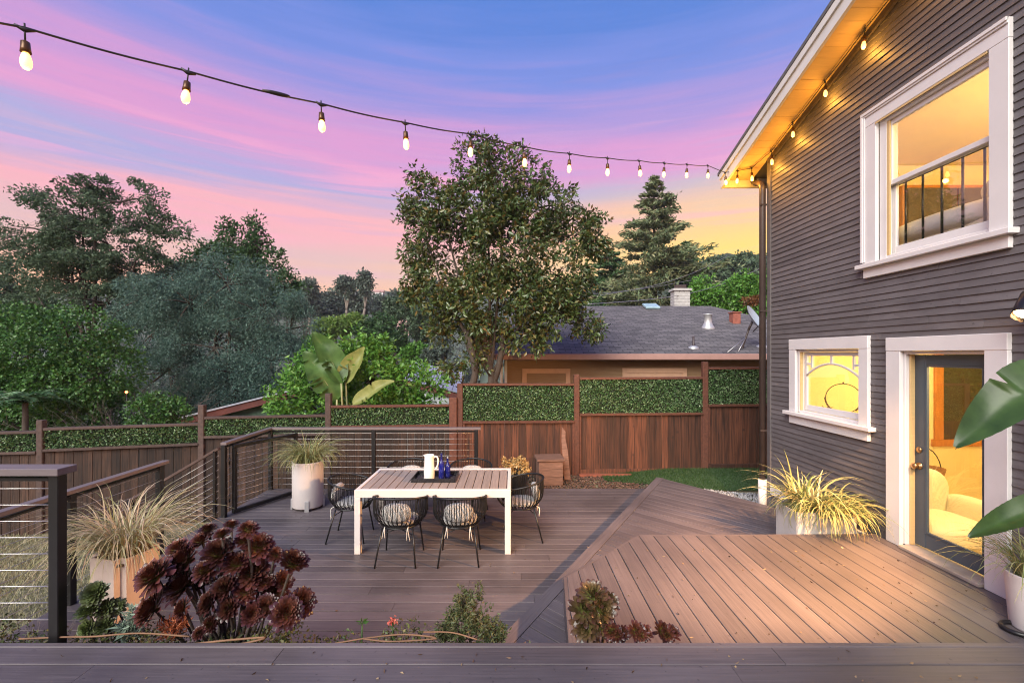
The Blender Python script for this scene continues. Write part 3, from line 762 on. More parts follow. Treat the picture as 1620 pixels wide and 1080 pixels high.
MB().bbox(-1.2,.3,-.2,.05,0,.099,.005).build('base', MT['orange_wood'], pc)
# ================================================================== fence with hedge panels
def leaf_mesh(name, C, D, L, W, fold=.35, seed=0):
    """many folded diamond leaves: C centres, D directions (Nx3), L lengths, W half widths"""
    rng = np.random.default_rng(seed); n = len(C)
    D = D/np.linalg.norm(D, axis=1, keepdims=True)
    r = rng.normal(size=(n, 3)); S = np.cross(D, r); S /= np.linalg.norm(S, axis=1, keepdims=True)
    U = np.cross(S, D)
    L = np.broadcast_to(L, n)[:,None]; W = np.broadcast_to(W, n)[:,None]
    b = C-D*L*.5; tip = C+D*L*.5-U*L*.10
    l = C-D*L*.05+S*W+U*W*fold; r_ = C-D*L*.05-S*W+U*W*fold
    V = np.stack([b, l, tip, r_], 1).reshape(-1, 3)
    i = np.arange(n)*4
    F = np.concatenate([np.stack([i, i+2, i+1], 1), np.stack([i, i+3, i+2], 1)])
    return np_mesh(name, V, F)
MT['hedge'] = lmat('hedge_leaves', [(.010,.026,.008),(.02,.052,.015),(.012,.034,.010),(.035,.075,.025),(.06,.10,.045),(.11,.15,.08)], gain=2.6, rough=.35, transl=.1, spec=.5)
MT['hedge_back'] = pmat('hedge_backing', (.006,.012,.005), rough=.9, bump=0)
fence = empty('garden_fence', (0, 9.0, -.1), label='stained wooden board fence with leafy panels along its top', cat='fence')
FI = Matrix.Translation((0, -9.0, .1))
def fp(o): o.parent = fence; o.matrix_parent_inverse = FI; return o
# sections: px of posts, depth of posts, top z, hedge bottom z, lower end z, dark?, post top px
posts = [(-260,7.55,660), (66,7.9,664), (320,8.5,640), (520,8.8,622), (728,9.0,603), (912,9.1,592), (1115,9.2,572), (1330,9.3,560)]
secs = [(1.02,.70,-.85,1), (1.07,.735,-.85,1), (1.185,.86,-.85,1), (1.36,1.00,-.75,.5), (1.77,1.06,-.30,0), (1.89,1.20,-.10,0), (2.09,1.37,-.02,0)]
random.seed(21)
for i, (px, Y, pt) in enumerate(posts):
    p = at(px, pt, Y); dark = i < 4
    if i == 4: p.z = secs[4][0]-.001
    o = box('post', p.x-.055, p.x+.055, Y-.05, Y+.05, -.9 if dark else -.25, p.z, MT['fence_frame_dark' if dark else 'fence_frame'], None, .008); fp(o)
fb = box('post', at(715,0,8.96).x-.05, at(728,0,9.0).x-.056, 8.9, 8.99, -.8, 1.50, MT['fence_frame'], None, .008); fp(fb)
for i, (zt, zh, zb, dk) in enumerate(secs):
    a = at(posts[i][0], 0, posts[i][1]); b = at(posts[i+1][0], 0, posts[i+1][1])
    a = Vector((a.x+.056, a.y, 0)); b = Vector((b.x-.056 - (.11 if i == 3 else 0), b.y, 0)); d = b-a; L = d.length; u = d/L
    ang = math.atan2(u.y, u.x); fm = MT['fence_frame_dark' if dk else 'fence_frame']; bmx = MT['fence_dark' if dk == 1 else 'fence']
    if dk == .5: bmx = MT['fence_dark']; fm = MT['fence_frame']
    tilt = random.uniform(-.004, .004)
    def bar(name, z0, z1, off, th, mat, u0=0, u1=None):
        u1 = L if u1 is None else u1
        o = MB().bbox(-(u1-u0)/2, (u1-u0)/2, -th/2, th/2, -(z1-z0)/2, (z1-z0)/2, .004).build(name, mat)
        c = a+u*(u0+u1)/2; o.location = (c.x-u.y*-off*-1 if False else c.x+u.y*off, c.y-u.x*off, (z0+z1)/2); o.rotation_euler = (0, tilt, ang); return fp(o)
    bar('top_rail', zt-.045, zt, .0, .10, fm)
    bar('hedge_rail', zh-.075, zh-.030, .045, .045, fm)
    w0 = 0.0; wd = .14
    nb = round(L/wd); wd = L/nb
    for k in range(nb):
        lo = zb+random.uniform(-.02, .02)
        o = bar('board', lo, zh-.03, random.uniform(-.004, .004), .019, bmx, k*wd+.002, (k+1)*wd-.002)
    if dk == 0:
        bar('kick_board', zb-.05, zb+.16, .030, .032, MT['fence'])
        bar('edge_strip', zb+.16, zh-.08, .03, .03, fm, 0, .035); bar('edge_strip', zb+.16, zh-.08, .03, .03, fm, L-.035, L)
    # leafy panel
    rng = np.random.default_rng(40+i)
    z0, z1 = zh-.028, zt-.047; n = int(L*(z1-z0)*4200)
    uu = rng.uniform(.0, L, n); hz = rng.uniform(z0, z1, n); oo = rng.uniform(.0, .045, n)
    C = np.stack([a.x+u.x*uu+u.y*oo, a.y+u.y*uu-u.x*oo, hz], 1)
    D = np.stack([rng.normal(0, .8, n)+.2*u.y, rng.normal(-.7, .6, n), rng.normal(.1, .8, n)], 1)
    o = link('hedge_panel', leaf_mesh('hedge_panel', C, D, rng.uniform(.022, .042, n), rng.uniform(.008, .014, n), seed=i), MT['hedge']); fp(o)
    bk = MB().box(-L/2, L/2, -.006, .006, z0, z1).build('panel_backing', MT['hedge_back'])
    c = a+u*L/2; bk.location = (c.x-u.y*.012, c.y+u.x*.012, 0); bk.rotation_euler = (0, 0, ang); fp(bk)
# bricks / sill at the foot of the fence
tag(box('timber_sleeper', 1.32, 2.35, 8.90, 8.99, -.07, .0, pmat('red_timber', (.20,.06,.035), rough=.85, var=.4, scale=6, stretch=(1,5,5)), None, .006), 'reddish timber lying along the foot of the fence', 'timber')

# ================================================================== railings
def railing(name, path, ztop, label, zs, posts_at, zbase, mat_rail, group=None, rail_w=.085, rail_h=.038, post=.062, cap=True, proud=0.06):
    P = [Vector(p) for p in path]
    o = empty(name, (P[0].x, P[0].y, zbase[0]), label=label, cat='railing', group=group)
    inv = Matrix.Translation(-Vector((P[0].x, P[0].y, zbase[0])))
    def ad(x): x.parent = o; x.matrix_parent_inverse = inv; return x
    for i in range(len(P)-1):
        a = Vector((P[i].x, P[i].y, ztop-rail_h/2)); b = Vector((P[i+1].x, P[i+1].y, ztop-rail_h/2)); d = (b-a).normalized()
        a2 = a-d*(proud if i == 0 else -.0); b2 = b+d*(proud if i == len(P)-2 else rail_w/2)
        if i: a2 = a+d*(rail_w/2+.001)
        ad(beam('top_rail', a2, b2, rail_w, rail_h, mat_rail))
        ad(beam('sub_rail', a+Vector((0,0,-.05))+d*.035, b+Vector((0,0,-.05))-d*.035, .045, .022, MT['black']))
        for z in zs:
            m = MB(); n = 8
            ad(tube('cable', [(a.x+(b.x-a.x)*k/n, a.y+(b.y-a.y)*k/n, z-.004*math.sin(math.pi*k/n)) for k in range(n+1)], .0028, MT['steel'], None, 6))
    for (x, y, zb) in posts_at:
        ad(box('post', x-post/2, x+post/2, y-post/2, y+post/2, zb, ztop-rail_h-.001, MT['black'], None, .004))
    return o
RZ = 1.08
zs_ = [.10+.098*i for i in range(10)]
railing('deck_railing', [(-4.15,6.60), (-4.19,7.90), (-.60,7.90)], RZ, 'black cable railing along the far edge of the lower deck', zs_,
        [(-4.15,6.56,.0), (-4.19,7.90,.0), (-2.40,7.90,.0), (-.62,7.90,.0)], (0,0), MT['rail'])
railing('deck_railing', [(-4.15,5.40), (-4.15,2.75)], RZ, 'black cable railing on the lawn side beside the big grass pot', zs_,
        [(-4.15,5.36,.0), (-4.15,4.28,.0), (-4.15,3.2,.0)], (0,0), MT['rail'])
railing('porch_railing', [(-2.73,2.735), (-5.6,2.735)], 1.675, 'near cable railing with thick black post and wide cap', [FG_Z+.10+.098*i for i in range(9)],
        [(-2.73,2.735,.27), (-4.7,2.735,-.1)], (.27,0), MT['rail'], rail_w=.125, rail_h=.042, post=.060, proud=.06)
# gate
gate = empty('gate', (-4.11,6.62,.0), label='open black framed cable gate swung over the lower deck', cat='gate')
ga = Vector((-4.085,6.66,0)); gb = Vector((-3.62,7.66,0)); gi = Matrix.Translation((4.11,-6.62,0)); gd = (gb-ga).normalized()
def gp(o): o.parent = gate; o.matrix_parent_inverse = gi; return o
gp(beam('frame_rail', ga+Vector((0,0,1.0)), gb+Vector((0,0,1.0)), .05, .05, MT['black'])); gp(beam('frame_rail', ga+Vector((0,0,.045)), gb+Vector((0,0,.045)), .05, .05, MT['black']))
for q in (ga+gd*.025, gb-gd*.025): gp(beam('frame_stile', q+Vector((0,0,.071)), q+Vector((0,0,.974)), .048, .048, MT['black']))
for i in range(9): z = .15+.092*i; gp(tube('cable', [ga+gd*.05+Vector((0,0,z)), gb-gd*.05+Vector((0,0,z))], .0028, MT['steel'], None, 6))
for z in (.25, .8): gp(tube('hinge', [(-4.11,6.62,z-.05), (-4.11,6.62,z+.05)], .012, MT['black'], None, 8))
# stair handrail + steps
st = empty('stair_railing', (-4.18,6.52,-.1), label='sloping cable handrail going down the steps to the lawn', cat='railing')
si = Matrix.Translation((4.18,-6.52,.1))
def sp(o): o.parent = st; o.matrix_parent_inverse = si; return o
s0 = Vector((-4.20,6.52,1.0)); s1 = Vector((-5.45,6.52,.27))
sp(beam('top_rail', s0, s1, .06, .035, MT['fence_frame_dark']))
for i in range(9):
    dz = Vector((0,0,-.10*(i+1))); sp(tube('cable', [s0+dz, s1+dz], .0028, MT['steel'], None, 6))
sp(box('post', -5.50,-5.43,6.49,6.55,-.85,.26, MT['black'], None, .004)); sp(box('post', -4.27,-4.236,6.49,6.55,-.3,.97, MT['black'], None, .004))
stp = empty('deck_steps', (-4.7,5.95,-.8), label='short wooden steps leading from the lower deck to the lawn', cat='steps')
for i in range(3):
    o = box('tread', -4.24-.29*(i+1), -4.24-.29*i-.004, 5.42, 6.50, -.19*(i+1)-.03, -.19*(i+1), MT['deck'], stp); o.matrix_parent_inverse = Matrix.Translation((4.7,-5.95,.8))
for y in (5.45, 6.47):
    o = beam('stringer', (-4.25,y,-.16), (-5.1,y,-.72), .04, .16, MT['deck'], stp); o.matrix_parent_inverse = Matrix.Translation((4.7,-5.95,.8))

# ================================================================== dining table
MT['table_frame'] = pmat('powder_coated_white', (.66,.59,.55), rough=.4, var=.04, bump=.02)
MT['slat'] = pmat('taupe_slats', (.27,.215,.185), rough=.55, var=.18, scale=8, stretch=(8,.4,8), bump=.1, objrand=.07)
tb = empty('dining_table', (-.933,5.86,0), label='long white framed dining table with taupe slatted top', cat='table')
tw, td, th_ = .92, .52, .755
for sx in (-1, 1):
    for sy in (-1, 1):
        o = MB().bbox(-.035,.035,-.035,.035,0,th_-.091,.004).build('leg', MT['table_frame'], tb); o.location = (sx*(tw-.036), sy*(td-.036), 0)
for sy in (-1, 1): MB().bbox(-tw,tw, sy*(td-.036)-.036, sy*(td-.036)+.036, th_-.09, th_, .004).build('frame_rail', MT['table_frame'], tb)
for sx in (-1, 1): MB().bbox(sx*(tw-.022)-.022, sx*(tw-.022)+.022, -td+.073, td-.073, th_-.09, th_-.001, .004).build('frame_rail', MT['table_frame'], tb)
MB().box(-tw+.045, tw-.045, -td+.074, td-.074, th_-.05, th_-.025).build('under_frame', MT['under'], tb)
ns = 17; sw = (2*tw-.10)/ns
sl = MB().bbox(-sw/2+.004, sw/2-.004, -td+.078, td-.078, -.018, 0, .003).mesh('slat'); sl.materials.append(MT['slat'])
for i in range(ns):
    o = link('slat', sl, None, tb); o.location = (-tw+.05+sw*(i+.5), 0, th_-.004)
# tray, pitcher, bottles
MT['tray'] = pmat('black_lacquer', (.012,.012,.015), rough=.25, bump=0)
MT['ceramic'] = pmat('white_ceramic', (.78,.74,.70), rough=.35, var=.04, bump=.0)
tp = at(691, 755, 5.9)
tr = empty('serving_tray', (-.98,5.86,th_-.003), label='black rectangular serving tray on the dining table', cat='tray')
MB().bbox(-.27,.27,-.19,.19,0,.010,.003).build('base', MT['tray'], tr)
for s in (-1, 1):
    MB().bbox(s*.27-.008,s*.27+.008,-.198,.198,.0,.05,.003).build('rim', MT['tray'], tr); MB().bbox(-.261,.261,s*.19-.008,s*.19+.008,.0,.049,.003).build('rim', MT['tray'], tr)
pit = empty('pitcher', (-1.055,5.80,th_+.008), label='tall white dimpled ceramic pitcher on the tray', cat='pitcher')
m = MB(); n = 28; prof = [(0,.0),(.062,0),(.066,.01),(.067,.08),(.064,.16),(.060,.24),(.060,.285),(.063,.305),(.057,.303),(.053,.28),(.055,.1),(.05,.02),(0,.018)]
vs = []
for j, (r, z) in enumerate(prof):
    for k in range(n):
        a = 2*math.pi*k/n; rr = r
        if 1 < j < 8: rr = r*(1-.05*max(0, math.cos(a*7+j*math.pi))) 
        if j in (7,8) : rr = r*(1+.22*max(0, math.cos(a-math.pi))**6)
        vs.append((rr*math.cos(a), rr*math.sin(a), z))
m.add(vs, [(i*n+k, i*n+(k+1) % n, (i+1)*n+(k+1) % n, (i+1)*n+k) for i in range(len(prof)-1) for k in range(n)], True); m.build('body', MT['ceramic'], pit)
MB().tube(catmull([(.056,0,.27),(.09,0,.285),(.112,0,.25),(.108,0,.18),(.085,0,.13),(.058,0,.12)], 5), .010, 8).build('handle', MT['ceramic'], pit)
gm_ = bpy.data.materials.new('cobalt_glass'); gm_.use_nodes = True; b_ = gm_.node_tree.nodes['Principled BSDF']
b_.inputs['Base Color'].default_value = (.02,.03,.30,1); b_.inputs['Roughness'].default_value = .05; b_.inputs['Transmission Weight'].default_value = .55
for k, (x, y, h, lb) in enumerate(((-.905,5.84,.33,'tall cobalt blue glass bottle on the tray'), (-.835,5.90,.25,'shorter clear blue bottle behind the cobalt bottle'))):
    bo = empty('bottle', (x, y, th_+.008), label=lb, cat='bottle'); s = h/.33
    MB().lathe([(.001,0),(.034,0),(.037,.008),(.037,.17*s),(.030,.205*s),(.014,.235*s),(.0125,.30*s),(.015,.302*s),(.015,.315*s),(.011,.316*s)], 20).build('body', gm_, bo)
    MB().lathe([(.0105,.316*s),(.0115,.317*s),(.0115,.335*s),(.004,.338*s)], 12).build('cap', MT['tray'] if k == 0 else MT['steel'], bo)

# ================================================================== rope chairs
MT['rope'] = pmat('black_rope', (.005,.0055,.006), rough=.5, var=.3, scale=60, bump=.3)
MT['cushion'] = pmat('grey_patterned_cloth', (.45,.44,.42), rough=.9, wave=(30, (.62,.60,.56), (.10,.10,.10)), bump=.1, bscale=80)
MT['tie'] = pmat('white_tape', (.7,.67,.6), rough=.8, bump=0)
def make_chair():
    c = empty('rope_chair')
    TOP = 1.30*math.pi/2*1.28
    def top(th):
        k = abs(th)/TOP; z = .765-.135*k**1.8
        return Vector((.305*math.sin(th), .02-.285*math.cos(th), z))
    def low_(th): return Vector((.205*math.sin(th)*1.02, .03-.20*math.cos(th), .415))
    rail = [top(-TOP+2*TOP*i/36) for i in range(37)]
    fr = []
    for s in (1, -1):
        e_ = top(s*TOP); fr.append([e_, e_+Vector((-.01*s,.05,-.03)), e_+Vector((-.03*s,.055,-.10)), low_(s*TOP*.98)+Vector((0,.05,.02))])
    MB().tube(catmull(list(reversed(fr[1]))[:-1]+rail+fr[0][1:], 3), .0125, 8).build('top_rail', MT['rope'], c)
    ring = [Vector((.215*math.sin(a), .03-.215*math.cos(a), .412)) for a in [2*math.pi*i/32 for i in range(33)]]
    MB().tube(ring, .010, 6, cap=False).build('seat_frame', MT['black'], c)
    m = MB()
    for i in range(58):
        th = -TOP+2*TOP*(i+.5)/58
        a, b = top(th), low_(th+(.05 if i % 2 else -.05)); md = a*.45+b*.55+Vector((math.sin(th)*.045, -math.cos(th)*.045, -.035))
        m.tube(catmull([a, md, b], 4), .0042, 4, cap=False)
    for i in range(14):                                     # woven seat
        y = -.165+.026*i*1.08; hw = math.sqrt(max(0, .21**2-(y)**2))
        m.tube([(-hw, y+.03, .415), (0, y+.03, .405), (hw, y+.03, .415)], .0045, 4, cap=False)
    m.build('rope_weave', MT['rope'], c)
    for sx in (-1, 1):
        MB().tube([(sx*.17,-.13,.41), (sx*.225,-.235,0)], [.0105,.009], 8).build('leg', MT['black'], c)
        MB().tube([(sx*.185,.17,.41), (sx*.225,.235,0)], [.0105,.009], 8).build('leg', MT['black'], c)
    m = MB()
    m.tube([(-.185,-.155,.33), (0,-.05,.375), (.185,-.155,.33)], .006, 6); m.tube([(-.197,.19,.33), (0,.1,.375), (.197,.19,.33)], .006, 6); m.build('brace', MT['black'], c)
    cu = softbox(MB(), -.20,.20,-.165,.225,.418,.495, p=2.7, n=10).build('seat_cushion', MT['cushion'], c)
    bc = softbox(MB(), -.165,.165,-.05,.05,-.105,.105, p=2.6, n=10).build('back_cushion', MT['cushion'], c); bc.location = (0,-.165,.585); bc.rotation_euler = (R(-12),0,0)
    for sx, dz in ((-1,.09), (1,.12)):
        MB().tube(catmull([(sx*.13,-.165,.43), (sx*.135,-.20,.40), (sx*(.135+.02),-.195,.40-dz)], 4), .0035, 5).build('tie', MT['tie'], c)
        MB().tube(catmull([(sx*.13,-.165,.43), (sx*.125,-.205,.40), (sx*(.12),-.20,.385-dz*.8)], 4), .0035, 5).build('tie', MT['tie'], c)
    return c
def copy_tree(o, parent=None):
    c = o.copy(); COL.objects.link(c); c.parent = parent
    if parent is not None: c.matrix_parent_inverse = o.matrix_parent_inverse.copy()
    for ch in list(o.children): copy_tree(ch, c)
    return c
chair0 = make_chair()
chs = [(-1.285,5.23,0,'black rope chair, nearer side of the table, closer to the tall white pot'),
       (-.60,5.24,2,'black rope chair, nearer side of the table, closer to the steps'),
       (-2.08,5.86,-88,'black rope chair at the table end by the tall white pot'),
       (.14,5.88,92,'black rope chair at the table end by the yellow leafed plant'),
       (-1.50,6.66,180,'black rope chair, far side of the table, behind the pitcher'),
       (-.60,6.66,178,'black rope chair, far side of the table, beside the yellow leafed plant')]
for i, (x, y, a, lb) in enumerate(chs):
    o = chair0 if i == 0 else copy_tree(chair0)
    o.location = (x, y, 0); o.rotation_euler = (0, 0, R(a)); tag(o, lb, 'chair', 'rope chairs around the dining table')

# ================================================================== string lights
MT['wire'] = pmat('black_wire', (.015,.013,.012), rough=.5, bump=0)
MT['socket'] = pmat('bronze_socket', (.10,.045,.012), rough=.35, metallic=.4, bump=0)
MT['bulb'] = pmat('lit_bulb', (1,.85,.6), emit=((1,.45,.10), 2.6), bump=0)
sg = empty('string_lights', (3.2,7.1,5.25), label='string of warm glowing bulbs from overhead to the roof edge', cat='string lights')
SI = Matrix.Translation((-3.2,-7.1,-5.25))
def gl(o): o.parent = sg; o.matrix_parent_inverse = SI; return o
zl = [(1120,262,0),(1087,260,1),(1051,258,2),(1011,254,3),(961,250,4),(901,243,5),(828,232,6),(745,212,7),(641,194,8),(508,164,9),(298,113,10),(39,44,11)]
clips = []
for px, py, k in reversed(zl):
    Y = 7*(1-.0629*k); clips.append(at(px, py, Y))
st0 = at(-260,-18,1.75)
clips2 = clips[:]
for px, Y in ((1147,7.08),(1167,7.04),(1189,6.98)): q_ = at(px, 262, Y); q_.z = rake(Y)-.025; clips2.append(q_)
for px in (1220,1254,1305,1368,1470): 
    Y = (WX-.10)*FPX/(px-810); clips2.append(Vector((WX-.10, Y, rake(Y)-.03)))
clips2.append(Vector((WX-.10, 3.4, rake(3.4)-.03)))
path = [st0]+clips2
pts = []
for i in range(len(path)-1):
    a, b = path[i], path[i+1]; L = (b-a).length
    for k in range(8):
        t_ = k/8; p = a.lerp(b, t_); p.z -= .045*L*L*math.sin(math.pi*t_)*.5; pts.append(p)
pts.append(path[-1])
gl(MB().tube(pts, .0052, 6).build('wire', MT['wire']))
cm = at(437,148,2.78); dcm = (clips[1]-clips[2]).normalized()
gl(MB().tube([cm-dcm*.075, cm-dcm*.06, cm-dcm*.02, cm+dcm*.03, cm+dcm*.075], [.007,.011,.013,.012,.006], 8).build('connector', MT['wire']))
so = MB().lathe([(.003,-.115),(.012,-.110),(.016,-.10),(.019,-.062),(.015,-.05),(.006,-.045),(.0042,0.0)][::-1], 12).mesh('socket'); so.materials.append(MT['socket'])
dk_ = MB(); dk_.tube([(0,0,.02),(0,0,-.065)], .0042, 6); dk_.tube([(-.035,0,.0),(0,0,-.012),(.035,0,0)], [.006,.011,.006], 6); dm = dk_.mesh('drop'); dm.materials.append(MT['wire'])
so = MB().lathe([(.008,-.062),(.017,-.068),(.019,-.10),(.021,-.118),(.014,-.119)], 12).mesh('socket'); so.materials.append(MT['socket'])
bu = MB().lathe([(.010,-.118),(.014,-.124),(.020,-.145),(.0225,-.165),(.0195,-.183),(.011,-.194),(.003,-.197)], 14).mesh('bulb'); bu.materials.append(MT['bulb'])
random.seed(9)
for i, p in enumerate(clips2[:-1]):
    rx, ry = random.uniform(-.10,.10), random.uniform(-.12,.12)
    for nm, me in (('drop_wire', dm), ('socket', so), ('bulb', bu)):
        o = link(nm, me); o.location = p; o.rotation_euler = (rx, ry, .75); gl(o)
    l = bpy.data.lights.new('bulb_light', 'POINT'); l.energy = 2.6 if i < 14 else 4.0; l.color = (1, .44, .055); l.shadow_soft_size = .03
    lo = bpy.data.objects.new('bulb_light', l); COL.objects.link(lo); lo.location = p+Vector((0,0,-.24)); gl(lo)

# ================================================================== wall lamp
wl = empty('wall_lamp', (WX-.02,3.24,2.71), label='black barrel spotlight on the house wall above the door', cat='lamp')
ax = Vector((-.60,-.22,-.78)).normalized(); base = Vector((-.17,0,-.02))
Mq = Matrix.Translation(base) @ ax.to_track_quat('Z', 'Y').to_matrix().to_4x4()
MB().lathe([(.02,-.13),(.055,-.125),(.068,-.10),(.072,.09),(.069,.092),(.064,.05),(.02,.04)], 20, M4=Mq).build('barrel', MT['black'], wl)
MT['lens'] = pmat('lit_lens', (1,.9,.7), emit=((1,.66,.30), 6.0), bump=0)
MB().lathe([(.001,.060),(.062,.060),(.062,.063),(.001,.063)], 20, M4=Mq).build('lens', MT['lens'], wl)
MB().tube([(0,0,0), (-.09,0,.02), base-ax*.06], .014, 8).build('arm', MT['black'], wl)
MB().bbox(-.012,.02,-.055,.055,-.055,.055,.004).build('mount', MT['black'], wl)
l = bpy.data.lights.new('spot_light', 'SPOT'); l.energy = 1500; l.color = (1, .50, .18); l.spot_size = R(100); l.spot_blend = .5; l.shadow_soft_size = .06
lo = bpy.data.objects.new('spot_light', l); COL.objects.link(lo); lo.parent = wl; lo.location = base+ax*.10; lo.rotation_euler = Vector((-.80,.78,-.72)).to_track_quat('-Z', 'Y').to_euler()
# ================================================================== trees and shrubs
MT['bark'] = pmat('bark', (.06,.045,.035), rough=.9, var=.4, scale=12, stretch=(3,3,.6), bump=.6)
MT['bark_pale'] = pmat('pale_bark', (.20,.17,.14), rough=.9, var=.35, scale=9, stretch=(3,3,.6), bump=.5)
def Lb(px, py, Y, rpx, rpy, ry=None, dY=0.0):
    p = at(px, py, Y); s = Y/FPX
    return (p.x, p.y+dY, p.z, rpx*s, ry if ry else (rpx+rpy)*.5*s, rpy*s)
def clumps(lobes, n, rng, shell=.45, gap=.0, gs=1.0):
    vol = np.array([l[3]*l[4]*l[5] for l in lobes])**(2/3); cnt = np.maximum(2, (n*vol/vol.sum()).astype(int))
    C = []; O = []
    for l, k in zip(lobes, cnt):
        d = rng.normal(size=(k, 3)); d /= np.linalg.norm(d, axis=1, keepdims=True)
        r = shell+(1-shell)*rng.uniform(0, 1, (k, 1))**.6
        r *= rng.uniform(.86, 1.12, (k, 1))
        p = np.array(l[:3])+d*r*np.array(l[3:6])
        C.append(p); O.append(d)
    return np.concatenate(C), np.concatenate(O)
def make_tree(name, lobes, label, cat, mat, base, n_clump=200, per=40, cr=.25, leaf=(.10,.16), width=.3, seed=0, shell=.45, trunk=None,
              group=None, droop=.15, flat=1.0, trunk_mat='bark', twigs=60, outward=.7, spread=1.0, holes=0.0):
    rng = np.random.default_rng(seed); rnd = random.Random(seed)
    base = Vector(base)
    t = empty(name, base, label=label, cat=cat, group=group)
    C, O = clumps(lobes, n_clump, rng, shell)
    if holes:
        f_ = .62/cr; v_ = np.sin(C[:,0]*f_+seed)+np.sin(C[:,2]*f_*1.15+seed*1.7)+np.sin((C[:,1]+C[:,0]*.6)*f_*.9+seed*.6)
        k_ = v_ > -3+holes*3; C, O = C[k_], O[k_]
    n = len(C); k = rng.integers(int(per*.5), int(per*1.4)+1, n); idx = np.repeat(np.arange(n), k); m = len(idx)
    off = rng.normal(size=(m, 3)); off /= np.linalg.norm(off, axis=1, keepdims=True); off *= rng.uniform(.1, 1, (m, 1))**.5
    sz = cr*rng.uniform(.6, 1.4, n)[idx][:,None]
    P = C[idx]+off*sz*np.array([1, 1, flat])*spread
    D = off*outward+O[idx]*.35+rng.normal(0, .55, (m, 3)); D[:,2] -= droop
    Ls = rng.uniform(leaf[0], leaf[1], m)
    me = leaf_mesh('crown', P-np.array(base), D, Ls, Ls*width*.5*rng.uniform(.8, 1.2, m), seed=seed)
    link('crown', me, mat, t)
    # trunk and limbs
    mb = MB(); tr = trunk or .12
    cen = np.array([[l[0], l[1], l[2]] for l in lobes]); top = Vector(cen.mean(0))
    fork = base.lerp(Vector((top.x, top.y, top.z)), .45)
    stem = [base+Vector((0,0,-.2)), base.lerp(fork, .5)+Vector((rnd.uniform(-1,1), rnd.uniform(-1,1), 0))*tr*.8, fork]
    mb.tube([p-base for p in catmull(stem, 4)], [tr*(1.15-.45*i/8) for i in range(9)], 8)
    limbs = lobes if len(lobes) < 8 else rnd.sample(lobes, 7)
    for l in limbs:
        c = Vector(l[:3]); md = fork.lerp(c, .5)+Vector((rnd.uniform(-.2,.2), rnd.uniform(-.2,.2), rnd.uniform(0,.25)))*l[5]
        pp = catmull([fork-base, md-base, c-base+Vector((0,0,l[5]*.3))], 4); q = len(pp)
        mb.tube(pp, [tr*.5*(1-.8*i/(q-1)) for i in range(q)], 6)
    for j in rng.permutation(n)[:twigs]:
        p = Vector(C[j]); li = int(np.argmin(np.linalg.norm(cen-C[j], axis=1))); c = Vector(cen[li])
        md = c.lerp(p, .5)+Vector((0,0,.05*lobes[li][5]))
        mb.tube([c-base, md-base, p-base], [tr*.2, tr*.13, tr*.05], 4, cap=False)
    mb.build('trunk', MT[trunk_mat], t)
    return t
G = lambda X, Y: ground_h(X, Y)
def gb(px, Y): X = (px-810)*Y/FPX; return (X, Y, G(X, Y))

# --- leathery evergreen behind the fence
MT['magnolia'] = lmat('magnolia_leaves', [(.022,.042,.012),(.035,.060,.018),(.05,.075,.024),(.028,.05,.014),(.05,.075,.020),(.085,.070,.020),(.03,.055,.014),(.11,.06,.015)], gain=1.9, rough=.32, transl=.15, spec=.6)
Y = 11.0
lob = [Lb(745,262,Y,48,42), Lb(800,285,Y,62,55), Lb(690,300,Y,50,48), Lb(850,330,Y,66,52), Lb(735,345,Y,72,58), Lb(668,375,Y,36,62), Lb(800,395,Y,88,70), Lb(905,372,Y,44,40),
       Lb(700,440,Y,52,55), Lb(890,440,Y,58,56), Lb(780,475,Y,80,62), Lb(720,505,Y,46,48), Lb(880,508,Y,58,36), Lb(740,555,Y,38,42), Lb(830,530,Y,46,34), Lb(925,520,Y,26,20), Lb(935,380,Y,26,34), Lb(652,330,Y,20,24), Lb(695,530,Y,30,34), Lb(716,578,Y,22,26), Lb(655,455,Y,18,30), Lb(860,470,Y,62,44), Lb(948,352,Y,14,10), Lb(945,522,Y,16,12), Lb(768,225,Y,16,12), Lb(716,268,Y,16,12)]
make_tree('magnolia_tree', lob, 'broad evergreen tree with leathery leaves growing right behind the fence', 'tree', MT['magnolia'], gb(765,Y), n_clump=1180, per=38, cr=.24, leaf=(.085,.165), width=.42, seed=2, holes=.50, shell=.40, trunk=.10, droop=.25, twigs=90, outward=1.0)
stems = tag(MB().tube(catmull([gb(742,Y-.15), at(735,640,Y-.15), at(752,590,Y-.15), at(738,520,Y-.1)], 4), .085, 8).build('trunk', MT['bark']), None)
stems.parent = bpy.data.objects['magnolia_tree']; stems.matrix_parent_inverse = Matrix.Translation(-Vector(gb(765,Y)))
for a, b in ((778, 800), (790, 760)):
    s_ = MB().tube(catmull([gb(a,Y+.1), at(a-2,630,Y+.1), at((a+b)//2,580,Y), at(b,510,Y)], 4), .075, 8).build('trunk', MT['bark'])
    s_.parent = bpy.data.objects['magnolia_tree']; s_.matrix_parent_inverse = Matrix.Translation(-Vector(gb(765,Y)))

